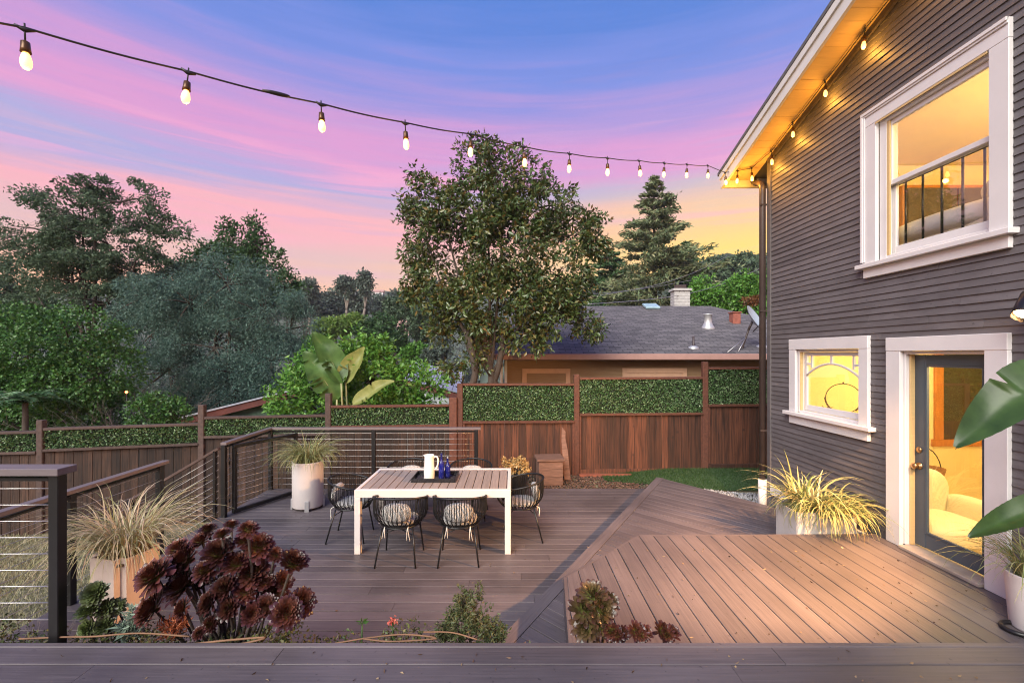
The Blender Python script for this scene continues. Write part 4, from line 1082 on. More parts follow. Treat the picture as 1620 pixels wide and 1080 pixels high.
# --- left side trees
MT['feather'] = lmat('feathery_foliage', [(.020,.044,.034),(.030,.060,.046),(.048,.086,.068),(.016,.034,.027),(.075,.115,.092)], gain=2.5, rough=.6, transl=.2)
MT['oak'] = lmat('dusky_foliage', [(.024,.042,.022),(.036,.058,.030),(.018,.032,.018),(.052,.078,.044)], gain=2.6, rough=.55, transl=.25)
MT['deep'] = lmat('deep_green_foliage', [(.012,.030,.010),(.02,.045,.014),(.03,.06,.02),(.010,.024,.010)], gain=2.7, rough=.45, transl=.2)
MT['ivy'] = lmat('ivy_leaves', [(.014,.040,.010),(.024,.065,.014),(.04,.10,.02),(.018,.05,.012),(.06,.13,.035)], gain=2.0, rough=.38, transl=.22)
MT['citrus'] = lmat('citrus_leaves', [(.03,.085,.012),(.05,.13,.02),(.08,.18,.03),(.04,.10,.015),(.11,.20,.04)], gain=2.0, rough=.35, transl=.3)
MT['lime'] = lmat('lime_foliage', [(.07,.12,.025),(.10,.16,.035),(.05,.10,.02),(.14,.19,.05)], gain=2.0, rough=.5, transl=.3)
Y = 17
make_tree('oak_tree', [Lb(130,330,Y,70,40), Lb(190,320,Y,70,38), Lb(90,370,Y,70,48), Lb(170,385,Y,90,55), Lb(240,355,Y,48,28), Lb(130,440,Y,100,45), Lb(60,420,Y,50,45), Lb(210,430,Y,60,50), Lb(60,318,Y,30,22), Lb(275,362,Y,22,12), Lb(150,300,Y,40,20), Lb(110,410,Y,70,40), Lb(170,480,Y,90,40), Lb(60,480,Y,70,40)],
          'tall airy tree with dusky green foliage rising over the ivy mound', 'tree', MT['oak'], gb(150,Y), n_clump=420, per=110, cr=.38, leaf=(.08,.15), width=.45, seed=5, shell=.35, trunk=.2, flat=.6, twigs=50, holes=.42)
Y = 14
make_tree('acacia_tree', [Lb(360,450,Y,70,45), Lb(300,480,Y,70,50), Lb(420,500,Y,70,52), Lb(250,520,Y,60,52), Lb(340,550,Y,90,62), Lb(430,570,Y,62,58), Lb(260,590,Y,60,50), Lb(350,620,Y,70,45), Lb(460,520,Y,36,42), Lb(230,470,Y,45,36), Lb(440,620,Y,50,30), Lb(390,600,Y,50,50), Lb(300,640,Y,60,30)],
          'wide feathery blue green tree filling the garden beyond the fence', 'tree', MT['feather'], gb(350,Y), n_clump=640, per=200, cr=.35, leaf=(.05,.10), width=.30, seed=6, shell=.62, trunk=.16, twigs=120, droop=.1)
Y = 19
make_tree('bay_tree', [Lb(20,470,Y,60,50), Lb(-40,440,Y,60,60), Lb(60,500,Y,60,40), Lb(10,520,Y,60,40)], 'dull green tree filling the gap between oak and ivy mound', 'tree', MT['oak'], gb(10,Y), n_clump=260, per=60, cr=.4, leaf=(.1,.18), width=.5, seed=18, shell=.5, trunk=.15)
make_tree('bay_tree', [Lb(245,480,Y,55,50), Lb(290,450,Y,45,45), Lb(310,500,Y,60,45)], 'dull green tree between the oak and the dark uneven tree', 'tree', MT['oak'], gb(270,Y), n_clump=240, per=60, cr=.4, leaf=(.1,.18), width=.5, seed=19, shell=.5, trunk=.15)
Y = 21
make_tree('laurel_tree', [Lb(370,395,Y,30,34), Lb(410,385,Y,32,28), Lb(345,425,Y,40,40), Lb(420,425,Y,44,38), Lb(450,455,Y,30,32), Lb(315,420,Y,32,26), Lb(380,460,Y,70,40), Lb(365,368,Y,12,14), Lb(405,362,Y,14,12)],
          'dark green tree with uneven top behind the feathery tree', 'tree', MT['deep'], gb(390,Y), n_clump=260, per=70, cr=.42, leaf=(.12,.20), width=.5, seed=7, shell=.4, trunk=.22)
Y = 10.6
make_tree('ivy_mound', [Lb(40,560,Y,70,75,1.2), Lb(110,540,Y,70,55,1.2), Lb(160,590,Y,45,65,1.0), Lb(90,620,Y,90,55,1.2), Lb(20,640,Y,60,60,1.0), Lb(130,650,Y,60,45,1.0), Lb(-60,590,Y,90,100,1.2)],
          'big mound of glossy ivy and shrubs behind the fence', 'shrub', MT['ivy'], gb(80,Y), n_clump=1300, per=32, cr=.19, leaf=(.045,.085), width=.85, seed=8, shell=.72, trunk=.1, twigs=40)
Y = 9.9
make_tree('leafy_shrub', [Lb(245,650,Y,38,32), Lb(275,655,Y,26,24), Lb(225,672,Y,30,18)], 'small bright green shrub over the fence by the sloping roof', 'shrub', MT['ivy'], gb(250,Y), n_clump=150, per=24, cr=.12, leaf=(.05,.09), width=.6, seed=9, trunk=.03)
Y = 10.6
make_tree('citrus_tree', [Lb(455,625,Y,32,36), Lb(520,590,Y,58,52), Lb(590,595,Y,60,48), Lb(640,610,Y,46,40), Lb(560,555,Y,40,26), Lb(600,560,Y,22,30), Lb(530,640,Y,60,34), Lb(620,645,Y,60,30), Lb(680,612,Y,24,18), Lb(478,600,Y,30,26)],
          'bright green citrus tree behind the stepped fence', 'tree', MT['citrus'], gb(560,Y), n_clump=480, per=30, cr=.20, leaf=(.09,.14), width=.45, seed=10, shell=.55, trunk=.09, droop=0.0, twigs=80)
# fern like fronds
MT['fern'] = lmat('frond_leaves', [(.03,.075,.03),(.05,.11,.045),(.025,.06,.03),(.07,.13,.07)], gain=2.0, rough=.45, transl=.3)
fn_ = empty('tree_fern', gb(40,9.3), label='fern with long arching fronds before the ivy mound', cat='fern')
b0 = Vector(gb(40,9.3)); rng = np.random.default_rng(12); C = []; D = []; mb = MB()
MB().tube([(0,0,-.1), (0,0,2.15)], [.07,.045], 8).build('trunk', MT['bark'], fn_)
for i in range(22):
    a = i*2.4; L = rng.uniform(.6, 1.0); e0 = rng.uniform(.3, .9); pts_ = []
    for k in range(10):
        s = k/9; r = L*s*math.cos(e0*.6); z = 2.15+L*(math.sin(e0)*s-.75*s*s) + .12*s
        pts_.append(Vector((r*math.cos(a), r*math.sin(a), z)))
    mb.tube(pts_, [.008*(1-.8*k/9) for k in range(10)], 4, cap=False)
    for k in range(1, 10):
        dr_ = (pts_[k]-pts_[k-1]).normalized(); sd = dr_.cross(Vector((0,0,1))).normalized(); w_ = .16*math.sin(math.pi*min(1, .25+.75*k/9))
        for ss in (-1, 1):
            for f in (0, .5):
                c = pts_[k-1].lerp(pts_[k], f)+sd*ss*w_*.5; C.append(c); D.append(sd*ss+dr_*.35+Vector((0,0,-.15)))
mb.build('stalks', MT['bark_pale'], fn_)
D = np.array([tuple(d_) for d_ in D]); C = np.array([tuple(c_) for c_ in C])
link('fronds', leaf_mesh('fronds', C, D, .15, .018, seed=1), MT['fern'], fn_)
# bare twiggy brush
MT['twig'] = pmat('bare_twigs', (.16,.13,.12), rough=.9, bump=0)
def twig_bush(name, base, h, spread, n, label, seed, r=.008, depth=3, lean=(0,0)):
    rnd = random.Random(seed); t = empty(name, base, label=label, cat='shrub'); mb = MB()
    def br(p, d, L, r_, k):
        q = p+d*L*.5+Vector((rnd.uniform(-1,1), rnd.uniform(-1,1), rnd.uniform(-.5,1)))*L*.08; e_ = q+(d+Vector((rnd.uniform(-1,1), rnd.uniform(-1,1), rnd.uniform(-.6,.6)))*.35)*L*.5
        mb.tube([p, q, e_], [r_, r_*.75, r_*.45], 4, cap=False)
        if k:
            for _ in range(rnd.choice((2, 3, 3))):
                f = rnd.uniform(.35, 1); s = p.lerp(e_, f); br(s, (d+Vector((rnd.uniform(-1,1), rnd.uniform(-1,1), rnd.uniform(-.5,.7)))*.8).normalized(), L*rnd.uniform(.45, .7), r_*.5, k-1)
    for i in range(n):
        d = Vector((rnd.uniform(-1,1)*spread+lean[0], rnd.uniform(-1,1)*spread+lean[1], 1)).normalized(); br(Vector((rnd.uniform(-.1,.1), rnd.uniform(-.1,.1), -.05)), d, h*rnd.uniform(.6, 1), r, depth)
    mb.build('branches', MT['twig'], t); return t
twig_bush('bare_shrub', gb(215,10.2), 1.7, .55, 26, 'bare twiggy grey shrub between ivy mound and feathery tree', 4, r=.012, depth=3)
tt = twig_bush('bare_tree', gb(-175,12.0), 5.4, .10, 3, 'bare branched tree reaching in from the side of the picture', 6, r=.035, depth=4, lean=(.10,0))
bl = empty('garden_light', tuple(at(200,620,10.05)), label='tiny glowing red lamp among the bare twigs', cat='light')
MB().lathe([(.004,-.03),(.02,-.02),(.028,0),(.02,.02),(.004,.03)], 10).build('lens', pmat('red_lens', (.8,.1,.05), emit=((1,.12,.04), 10), bump=0), bl)
MB().tube([(0,.0,-.028), (0,.02,-.9), (0,.03,-2.6)], .008, 6).build('stake', MT['black'], bl)

# --- conifer and right side trees
MT['needle'] = lmat('conifer_needles', [(.022,.034,.016),(.034,.048,.022),(.05,.062,.028),(.07,.07,.035),(.018,.028,.016)], gain=3.6, rough=.6, transl=.1)
def conifer(name, px, ytop, ybot, Y, w_px, label, seed, mat, whorls=26, sparse=1.0, dens=30):
    rng = np.random.default_rng(seed); X = (px-810)*Y/FPX; b = Vector((X, Y, at(px, ybot, Y).z)); z1 = at(px, ytop, Y).z
    b.z = min(b.z, G(X, Y)); H = z1-b.z; s = Y/FPX; t = empty(name, b, label=label, cat='tree'); mb = MB()
    mb.tube([(0,0,0), (0,0,H*.5), (0,0,H)], [H*.018, H*.010, H*.002], 8)
    C = []; D = []; zl_ = at(px, ybot, Y).z-b.z
    for i in range(whorls):
        f = i/(whorls-1); z = zl_+(H-zl_)*f; R_ = w_px*s*(1-f)**.75*rng.uniform(.75, 1.15)+.25
        for k in range(rng.integers(4, 7)):
            a = rng.uniform(0, 6.28); L = R_*rng.uniform(.6, 1.1); dz = L*rng.uniform(-.15, .25)
            e_ = np.array([math.cos(a)*L, math.sin(a)*L, z+dz]); p0 = np.array([0, 0, z])
            mb.tube([tuple(p0), tuple((p0+e_)/2+np.array([0,0,.06*L])), tuple(e_)], [.012*s*60/40+.02, .02, .008], 4, cap=False)
            q = int(dens*sparse*max(.5, L)); u = rng.uniform(.2, 1.05, q)
            P = p0+(e_-p0)*u[:,None]+rng.normal(0, .13*L*.6+.1, (q, 3))*np.array([1, 1, .35]); C.append(P)
            D.append((e_-p0)/L+rng.normal(0, .6, (q, 3)))
    C = np.concatenate(C); D = np.concatenate(D); n = len(C)
    link('crown', leaf_mesh('crown', C, D, rng.uniform(.28, .6, n)*Y/40, rng.uniform(.05, .09, n)*Y/40, seed=seed), mat, t); mb.build('trunk', MT['bark'], t); return t
conifer('redwood_tree', 1035, 282, 490, 40, 100, 'tallest pointed conifer behind the neighbouring roof', 31, MT['needle'], 25, 1.0, 62)
conifer('pine_tree', 965, 395, 490, 44, 56, 'dark conifer half hidden between evergreen tree and tall conifer', 33, MT['deep'], 18, 1.3, 40)
conifer('pine_tree', 1085, 385, 485, 46, 34, 'smaller conifer just past the tall one towards the house', 34, MT['deep'], 18, 1.2, 40)
Y = 70
make_tree('hill_tree', [Lb(1150,440,Y,50,32), Lb(1180,430,Y,36,24), Lb(1120,450,Y,36,30)], 'round olive tree on the hillside above the bright bushes', 'tree', MT['oak'], gb(1150,Y), n_clump=300, per=36, cr=1.0, leaf=(.45,.8), width=.6, seed=35, shell=.6, trunk=.3)
Y = 24
make_tree('garden_tree', [Lb(1115,462,Y,24,26), Lb(1130,475,Y,26,22), Lb(1100,470,Y,16,20)], 'yellow green bushy tree beside the white chimney', 'tree', MT['citrus'], gb(1115,Y), n_clump=130, per=40, cr=.3, leaf=(.12,.2), width=.6, seed=36, trunk=.1)
make_tree('garden_tree', [Lb(1175,455,Y-1,30,28), Lb(1200,465,Y-1,34,34), Lb(1165,475,Y-1,24,22), Lb(1195,500,Y-1,30,26)], 'bright green bushy tree beside the downspout', 'tree', MT['citrus'], gb(1180,Y-1), n_clump=220, per=40, cr=.3, leaf=(.12,.2), width=.6, seed=37, trunk=.1)
MT['rust'] = lmat('rust_leaves', [(.16,.06,.025),(.20,.09,.03),(.10,.06,.02)], transl=.3)
make_tree('rusty_shrub', [Lb(1186,478,20.5,12,8), Lb(1196,474,20.5,8,6)], 'small rust coloured shrub above the neighbouring roof', 'shrub', MT['rust'], gb(1188,20.5), n_clump=30, per=20, cr=.16, leaf=(.1,.16), width=.5, seed=38, trunk=.05)

# --- valley trees
def far_tree(px, py, Y, rx, ry, mat, label, seed, n=110, nm='valley_tree', leaf=None, base_py=None, tm='bark', grp=None):
    rnd = random.Random(seed); L_ = [Lb(px, py+ry*.1, Y, rx*.8, ry*.75)]
    for _ in range(5): L_.append(Lb(px+rnd.uniform(-.65,.65)*rx, py+rnd.uniform(-.65,.6)*ry, Y, rx*rnd.uniform(.3,.5), ry*rnd.uniform(.28,.45)))
    X = (px-810)*Y/FPX; s = Y/FPX
    bz = at(px, base_py if base_py else py+ry*1.3, Y).z
    b = (X, Y, min(bz, G(X, Y)) if not base_py else bz)
    lf = leaf or (7*s, 12*s)
    lf = (max(.14, 3.2*s), max(.25, 6*s))
    make_tree(nm, L_, label, 'tree', mat, b, n_clump=n, per=34, cr=max(.25, 7*s), leaf=lf, width=.55, seed=seed, shell=.55, trunk=.012*Y*.35, twigs=20, trunk_mat=tm, group=grp)
MT['euca'] = lmat('eucalyptus_foliage', [(.035,.050,.040),(.05,.066,.052),(.026,.04,.03),(.065,.08,.06)], gain=2.4, rough=.6, transl=.2)
far_tree(602,525,36,44,46,MT['deep'],'large dark round tree in the valley below the skyline',51,200)
far_tree(632,500,42,26,40,MT['oak'],'olive round tree beside the large dark one in the valley',52,120)
far_tree(515,518,34,26,18,MT['lime'],'pale yellow green tree in the valley behind the banana plant',53,120)
far_tree(553,512,36,22,18,MT['lime'],'lime green tree in the valley against the large dark tree',54,110)
far_tree(500,545,28,30,24,MT['citrus'],'green shrubby tree in the valley below the pale one',55,110)
far_tree(668,510,40,28,46,MT['oak'],'brownish tree in the valley beside the broad evergreen',56,130)
far_tree(690,560,30,24,34,MT['euca'],'grey green tree behind the street lamp',57,90)
far_tree(655,560,32,22,22,MT['citrus'],'green tree at the foot of the street lamp',58,80)
# skyline eucalyptus: each with its own place
ske = [(484,470,14,30),(505,478,20,30),(528,476,22,30),(548,482,18,26),(570,480,16,30),(600,482,22,24),(622,484,14,26),(640,478,11,30),(660,476,14,36),(682,470,18,40),(460,480,20,30),(430,486,26,24),(395,482,26,26)]
ske_l = ['under the slender leaning eucalyptus', 'just past the slender leaning eucalyptus', 'between the slender and the flat topped eucalyptus', 'below the flat topped eucalyptus', 'below the tallest eucalyptus', 'broad, right after the tallest eucalyptus',
         'narrow, above the olive round tree', 'slim pointed, before the broad evergreen', 'first one touching the broad evergreen', 'tall, half behind the broad evergreen', 'at the edge of the dark uneven tree', 'half hidden behind the dark uneven tree', 'peeping through the dark uneven tree']
for i, (px, py, rx, ry) in enumerate(ske):
    far_tree(px, py, 78+6*(i % 4), rx, ry, MT['euca'], 'grey green skyline tree '+ske_l[i], 70+i, 70, 'skyline_tree', grp='trees of the hazy skyline')
def umbrella_tree(px, yt, Y, seed, label, lobs):
    make_tree('eucalyptus_tree', [Lb(px+a, yt+b, Y, rx, ry) for a, b, rx, ry in lobs], label, 'tree', MT['euca'], (at(px,0,Y).x, Y, at(px,520,Y).z), n_clump=70, per=26, cr=.9, leaf=(.35,.7), width=.5, seed=seed, shell=.4, trunk=.28, trunk_mat='bark_pale', twigs=30)
umbrella_tree(577,432,74,91,'tallest eucalyptus of the skyline with open crown',[(0,6,8,7),(-5,16,7,6),(6,18,8,6),(1,30,7,6)])
umbrella_tree(548,442,76,92,'flat topped eucalyptus of the skyline',[(0,4,12,6),(-8,12,7,5),(9,11,8,5),(2,22,6,6)])
umbrella_tree(488,446,76,93,'slender leaning eucalyptus at the edge of the skyline',[(0,6,8,7),(6,16,8,7),(-3,26,7,6)])
# wooded slope mass beyond (too far to tell apart)
rng = np.random.default_rng(77); n = 26000
yy = rng.uniform(95, 420, n)**1.0; xx = rng.uniform(-1.3, .9, n)*yy
zz_ = np.array([G(a, b) for a, b in zip(xx, yy)])
nt_ = 900; ty = rng.uniform(85, 430, nt_); tx = rng.uniform(-1.3, .95, nt_)*ty; tz = np.array([G(a, b) for a, b in zip(tx, ty)]); th2 = rng.uniform(5, 13, nt_)
idx = np.repeat(np.arange(nt_), 60); m_ = len(idx); d_ = rng.normal(size=(m_, 3)); d_ /= np.linalg.norm(d_, axis=1, keepdims=True)
P = np.stack([tx[idx], ty[idx], tz[idx]+th2[idx]*.5], 1)+d_*np.stack([th2[idx]*.42, th2[idx]*.42, th2[idx]*.5], 1)*rng.uniform(.5, 1.1, (m_, 1))
wd_ = link('far_woods', leaf_mesh('far_woods', P, d_+rng.normal(0, .6, (m_, 3)), th2[idx]*.28, th2[idx]*.08, seed=3), MT['euca']); tag(wd_, 'far wooded slope across the valley', kind='stuff')
# ================================================================== neighbouring houses
MT['clap'] = pmat('tan_clapboard', (.26,.165,.085), rough=.7, var=.12, scale=4, stretch=(1,1,10), bump=.1)
MT['tan_trim'] = pmat('tan_trim', (.55,.34,.22), rough=.6, var=.08)
MT['gutter'] = pmat('pink_brown_gutter', (.40,.235,.20), rough=.5, var=.08, bump=.03)
def shingle_mat():
    m = pmat('asphalt_shingles', (.115,.105,.105), rough=.9, var=.3, scale=5, bump=0)
    t = m.node_tree; b = t.nodes['Principled BSDF']; nn = t.nodes.new
    tc = nn('ShaderNodeTexCoord'); br = nn('ShaderNodeTexBrick'); br.inputs['Scale'].default_value = 1.0
    br.inputs['Brick Width'].default_value = .32; br.inputs['Row Height'].default_value = .145; br.inputs['Mortar Size'].default_value = .012; br.inputs['Mortar Smooth'].default_value = .3
    br.inputs['Color1'].default_value = (.085,.078,.078,1); br.inputs['Color2'].default_value = (.165,.150,.148,1); br.inputs['Mortar'].default_value = (.04,.037,.04,1)
    t.links.new(tc.outputs['Object'], br.inputs['Vector']); t.links.new(br.outputs['Color'], b.inputs['Base Color'])
    bp = nn('ShaderNodeBump'); bp.inputs['Strength'].default_value = .6; bp.inputs['Distance'].default_value = .02; bp.invert = True
    t.links.new(br.outputs['Fac'], bp.inputs['Height']); t.links.new(bp.outputs[0], b.inputs['Normal']); return m
MT['shingles'] = shingle_mat()
NY = 13.0
nh = empty('neighbour_house', (4.0,NY,-1), label='neighbouring house with grey shingle roof and tan clapboard wall behind the fence', cat='house')
NI = Matrix.Translation((-4.0,-NY,1))
def nhp(o): o.parent = nh; o.matrix_parent_inverse = NI; return o
EX0, EX1 = at(748,0,NY-.45).x, 11.0
wx0 = at(800,0,NY).x
nhp(box('wall', wx0, 10.4, NY, NY+.2, -1.2, 2.24, MT['clap'], None, 0)); nhp(box('side_wall', wx0, wx0+.2, NY+.2, NY+9, -1.2, 2.24, MT['clap'], None, 0))
z = -.2
while z < 2.1:
    m = MB(); m.add([(wx0-.01,NY,z+.115),(10.4,NY,z+.115),(10.4,NY-.022,z),(wx0-.01,NY-.022,z),(wx0-.01,NY,z),(10.4,NY,z)], [(0,3,2,1),(3,4,5,2),(0,4,3),(1,2,5)])
    nhp(m.build('siding_board', MT['clap'])); z += .116
nhp(box('fascia_gutter', EX0, EX1, NY-.58, NY-.46, 2.19, 2.36, MT['gutter'], None, .02))
nhp(box('soffit', EX0, EX1, NY-.459, NY-.001, 2.26, 2.285, MT['brown'], None, 0))
rz = at(0,484,18.0).z
rl = at(930,0,18).x; rr = at(1125,0,18).x
m = MB()
O_ = Vector((EX0, NY-.56, 2.37))
# front roof plane in its own frame so that shingle rows follow the slope
sl_len = math.hypot(18-(NY-.56), rz-2.37); pa = math.atan2(rz-2.37, 18-(NY-.56))
f = MB(); f.add([(0,0,0), (EX1-EX0,0,0), (rr-EX0,sl_len,0), (EX0+1.4-EX0+0.0,sl_len,0)], [(0,1,2,3)]); f.add([(0,0,-.05), (EX1-EX0,0,-.05), (rr-EX0,sl_len,-.05), (1.4,sl_len,-.05)], [(3,2,1,0)])
ro = f.build('roof', MT['shingles']); ro.location = O_; ro.rotation_euler = (pa, 0, 0); nhp(ro)
m = MB(); m.add([(rr,18,rz), (EX1,NY-.56,2.37), (EX1,23.5,2.37), (EX0+1.4,18,rz), (EX0,23.5,2.37), (EX0,NY-.56,2.37)], [(0,1,2), (3,0,2,4), (3,4,5)])
o = m.build('roof_back', MT['shingles']); nhp(o)
def roof_z(Y): return 2.37+(Y-(NY-.56))*math.tan(pa)
def on_roof(px, py):
    # intersect the pixel ray with the front roof plane
    k = (560-py)/FPX; Y = (2.37-CAM_H-(NY-.56)*math.tan(pa))/(k-math.tan(pa)); return Vector(((px-810)*Y/FPX, Y, CAM_H+k*Y))
for (x0, x1, y0, wz) in ((826, 902, 583, 'small'), (984, 1086, 582, 'wide')):
    a, b = at(x0,y0,NY), at(x1,y0,NY); wn = bpy.data.objects.new('window', None); COL.objects.link(wn); nhp(wn)
    for q in ((a.x, b.x, a.z-.13, a.z), (a.x, a.x+.13, a.z-1.4, a.z-.131), (b.x-.13, b.x, a.z-1.4, a.z-.131)): o = box('casing', q[0], q[1], NY-.06, NY-.024, q[2], q[3], MT['tan_trim'], wn, .004)
    mid_ = (a.x+b.x)/2
    rngs = ((a.x+.131, b.x-.131),) if wz == 'small' else ((a.x+.131, mid_-.03), (mid_+.03, b.x-.131))
    if wz == 'wide': box('mullion', mid_-.029, mid_+.029, NY-.05, NY-.024, a.z-1.4, a.z-.131, MT['tan_trim'], wn, .003)
    for q0, q1 in rngs: box('pane', q0, q1, NY-.04, NY-.03, a.z-1.4, a.z-.132, MT['clap'] if wz == 'small' else MT['tan_trim'], wn, 0)
for k, x in enumerate((at(793,0,NY-.3).x, at(800,0,NY-.2).x)):
    nhp(MB().tube([(x, NY-.3+.1*k, -1.2), (x, NY-.3+.1*k, 2.19)], .045, 10).build('downspout', MT['roof_white']))
# roof fittings
MT['galv'] = pmat('galvanised', (.48,.48,.48), rough=.45, metallic=.5, var=.1, bump=0)
p = on_roof(1120,518); s = p.y/FPX
nhp(MB().lathe([(11*s,-.12),(10*s,.0),(7.5*s,4*s),(6*s,8*s),(5.6*s,19*s),(7*s,20*s),(7*s,21.5*s),(2*s,22*s)], 18, c=p).build('flue_vent', MT['galv']))
for px, py in ((1097,550), (1205,548)):
    p = on_roof(px, py); s = p.y/FPX
    nhp(MB().lathe([(6*s,-.08),(5*s,1*s),(2.2*s,4*s),(1.7*s,5*s),(1.7*s,18*s),(.5*s,18.2*s)], 12, c=p).build('vent_pipe', MT['brown']))
    nhp(MB().lathe([(9*s,-.10),(8*s,.02),(3*s,.06)], 12, c=p).build('flashing', MT['galv']))
p = on_roof(1166,512); s = p.y/FPX; MT['brick_red'] = pmat('red_brick', (.28,.09,.06), rough=.85, var=.3, scale=10)
nhp(box('brick_stack', p.x-6*s, p.x+6*s, p.y, p.y+14*s, p.z-.5, p.z+17*s, MT['brick_red'], None, .01)); nhp(box('stack_cap', p.x-7.5*s, p.x+7.5*s, p.y-.03, p.y+14*s+.03, p.z+17.1*s, p.z+19*s, MT['brick_red'], None, .01))
p = on_roof(1030,487); s = p.y/FPX
sk_ = MB().bbox(-11*s,11*s,-.3,.3,.02,.12,.02).build('skylight', pmat('skylight_dome', (.35,.5,.55), rough=.15, bump=0)); sk_.location = p; sk_.rotation_euler = (pa,0,0); nhp(sk_)
MT['white_brick'] = pmat('painted_brick', (.44,.43,.41), rough=.85, var=.12, scale=6)
cY = 19.5; a = at(1067,484,cY); b = at(1092,462,cY); ch = bpy.data.objects.new('chimney', None); COL.objects.link(ch); nhp(ch)
zc = a.z-1.2; row = 0; bw = (b.x-a.x)/3
bme = {}
while zc < b.z:
    for k in range(4 if row % 2 else 3):
        x0 = a.x+bw*(k-.5 if row % 2 else k); x1 = min(x0+bw-.012, b.x); x0 = max(x0, a.x)
        if x1-x0 > .03: box('brick', x0, x1, cY, cY+.5, zc, zc+.125-.012, MT['white_brick'], ch, .006)
    zc += .125; row += 1
box('core', a.x+.01, b.x-.01, cY+.01, cY+.49, a.z-1.5, b.z, MT['white_brick'], ch, 0)
box('cap', a.x-.06, b.x+.06, cY-.06, cY+.56, b.z+.06, b.z+.16, MT['white_brick'], ch, .01); box('flue', a.x+.12, b.x-.12, cY+.12, cY+.4, b.z+.16, b.z+.34, MT['brown'], ch, .01)
# satellite dish
base = on_roof(1174,551); s = base.y/FPX
dsh = empty('satellite_dish', base, label='grey satellite dish on a bent mast on the neighbouring roof', cat='satellite dish')
top = at(1184,522,base.y)-base
MB().tube(catmull([(0,0,-.03), (.04,0,.12), top*.55, top], 4), .030, 8).build('mast', MT['brown'], dsh)
for px, py in ((1151,557), (1168,556)):
    q = on_roof(px, py)-base; MB().tube([q, top*.6], .012, 6).build('strut', MT['steel'], dsh)
MT['dish'] = pmat('dish_grey', (.36,.42,.47), rough=.35, var=.05, bump=0)
axd = Vector((.62,-.60,.50)).normalized(); Mq = Matrix.Translation(at(1191,507,base.y)-base) @ axd.to_track_quat('Z','Y').to_matrix().to_4x4() @ Matrix.Diagonal((1,1.15,1,1))
MB().lathe([(.002,-.012),(.15,.008),(.27,.05),(.36,.10),(.375,.112),(.36,.108),(.27,.058),(.15,.018),(.002,-.002)], 28, M4=Mq, cap=False).build('reflector', MT['dish'], dsh)
cdi = at(1191,507,base.y)-base; MB().tube([cdi-axd*.0+Vector((0,0,-.32)), cdi+axd*.48+Vector((0,0,-.1))], .014, 6).build('feed_arm', MT['brown'], dsh)
MB().bbox(-.05,.05,-.04,.04,-.04,.04,.01,Matrix.Translation(cdi+axd*.5+Vector((0,0,-.09)))).build('receiver', MT['brown'], dsh)
MB().tube([top, cdi], .035, 8).build('bracket', MT['brown'], dsh)

# green cottage gable beyond the lower fence
gc = empty('green_cottage', tuple(at(400,640,12.0)), label='green walled cottage with long sloping roof edge behind the fence', cat='house'); gi_ = Matrix.Translation(-at(400,640,12.0))
def gcp(o): o.parent = gc; o.matrix_parent_inverse = gi_; return o
MT['green_wall'] = pmat('green_stucco', (.10,.17,.11), rough=.8, var=.15)
MT['red_fascia'] = pmat('red_fascia', (.14,.045,.035), rough=.6, var=.2)
MT['membrane'] = pmat('pale_roofing', (.42,.44,.50), rough=.6, var=.1)
a, b = at(255,670,11.0), at(490,612,12.4)
m = MB(); dv = Vector((-.4,3.0,0)); dn = Vector((0,0,-2.2))
w0 = a+Vector((0,0,-.16)); w1 = b+Vector((.0,0,-.16))
m.add([w0, w1, w1+dn, w0+dn, w0+dv, w1+dv, w1+dv+dn, w0+dv+dn], [(0,3,2,1), (4,5,6,7), (0,1,5,4), (1,2,6,5), (0,4,7,3)]); gcp(m.build('wall', MT['green_wall']))
ey_ = Vector((0,-.22,0))
m = MB(); m.add([a+ey_, b+ey_, b+ey_+Vector((0,0,-.17)), a+ey_+Vector((0,0,-.17)), a+ey_+Vector((0,.05,0)), b+ey_+Vector((0,.05,0)), b+ey_+Vector((0,.05,-.17)), a+ey_+Vector((0,.05,-.17))], [(0,3,2,1), (4,5,6,7), (0,1,5,4), (1,2,6,5), (3,7,6,2), (0,4,7,3)]); gcp(m.build('fascia', MT['red_fascia']))
m = MB(); q = [a+ey_*1.15, b+ey_*1.15, b+dv, a+dv]; m.add([v+Vector((0,0,.005)) for v in q]+[v+Vector((0,0,.045)) for v in q], [(3,2,1,0), (4,5,6,7), (0,1,5,4), (1,2,6,5), (2,3,7,6), (3,0,4,7)]); gcp(m.build('roof', MT['membrane']))
v_ = at(425,622,12.1); gcp(MB().tube([v_, v_+Vector((0,0,.20))], .02, 8).build('vent_pipe', MT['steel']))

# metal roofed shed
sd = empty('garden_shed', tuple(at(690,620,14.0)), label='shed with blue grey metal panel roof behind the citrus tree', cat='shed'); sd_i = Matrix.Translation(-at(690,620,14.0))
def sdp(o): o.parent = sd; o.matrix_parent_inverse = sd_i; return o
MT['metal_roof'] = pmat('blue_grey_metal', (.34,.38,.44), rough=.35, var=.08, metallic=.3, objrand=.06)
e0, e1 = at(640,600,14.0), at(725,622,13.0); t0_, t1_ = at(650,573,16.5), at(735,590,15.5)
npan = 9
for i in range(npan):
    f0, f1 = i/npan+.004, (i+1)/npan-.004
    q = [e0.lerp(e1, f0), e0.lerp(e1, f1), t0_.lerp(t1_, f1), t0_.lerp(t1_, f0)]
    m = MB(); m.add(q+[v+Vector((0,0,.03)) for v in q], [(3,2,1,0), (4,5,6,7), (0,1,5,4), (1,2,6,5), (2,3,7,6), (3,0,4,7)]); sdp(m.build('roof_panel', MT['metal_roof']))
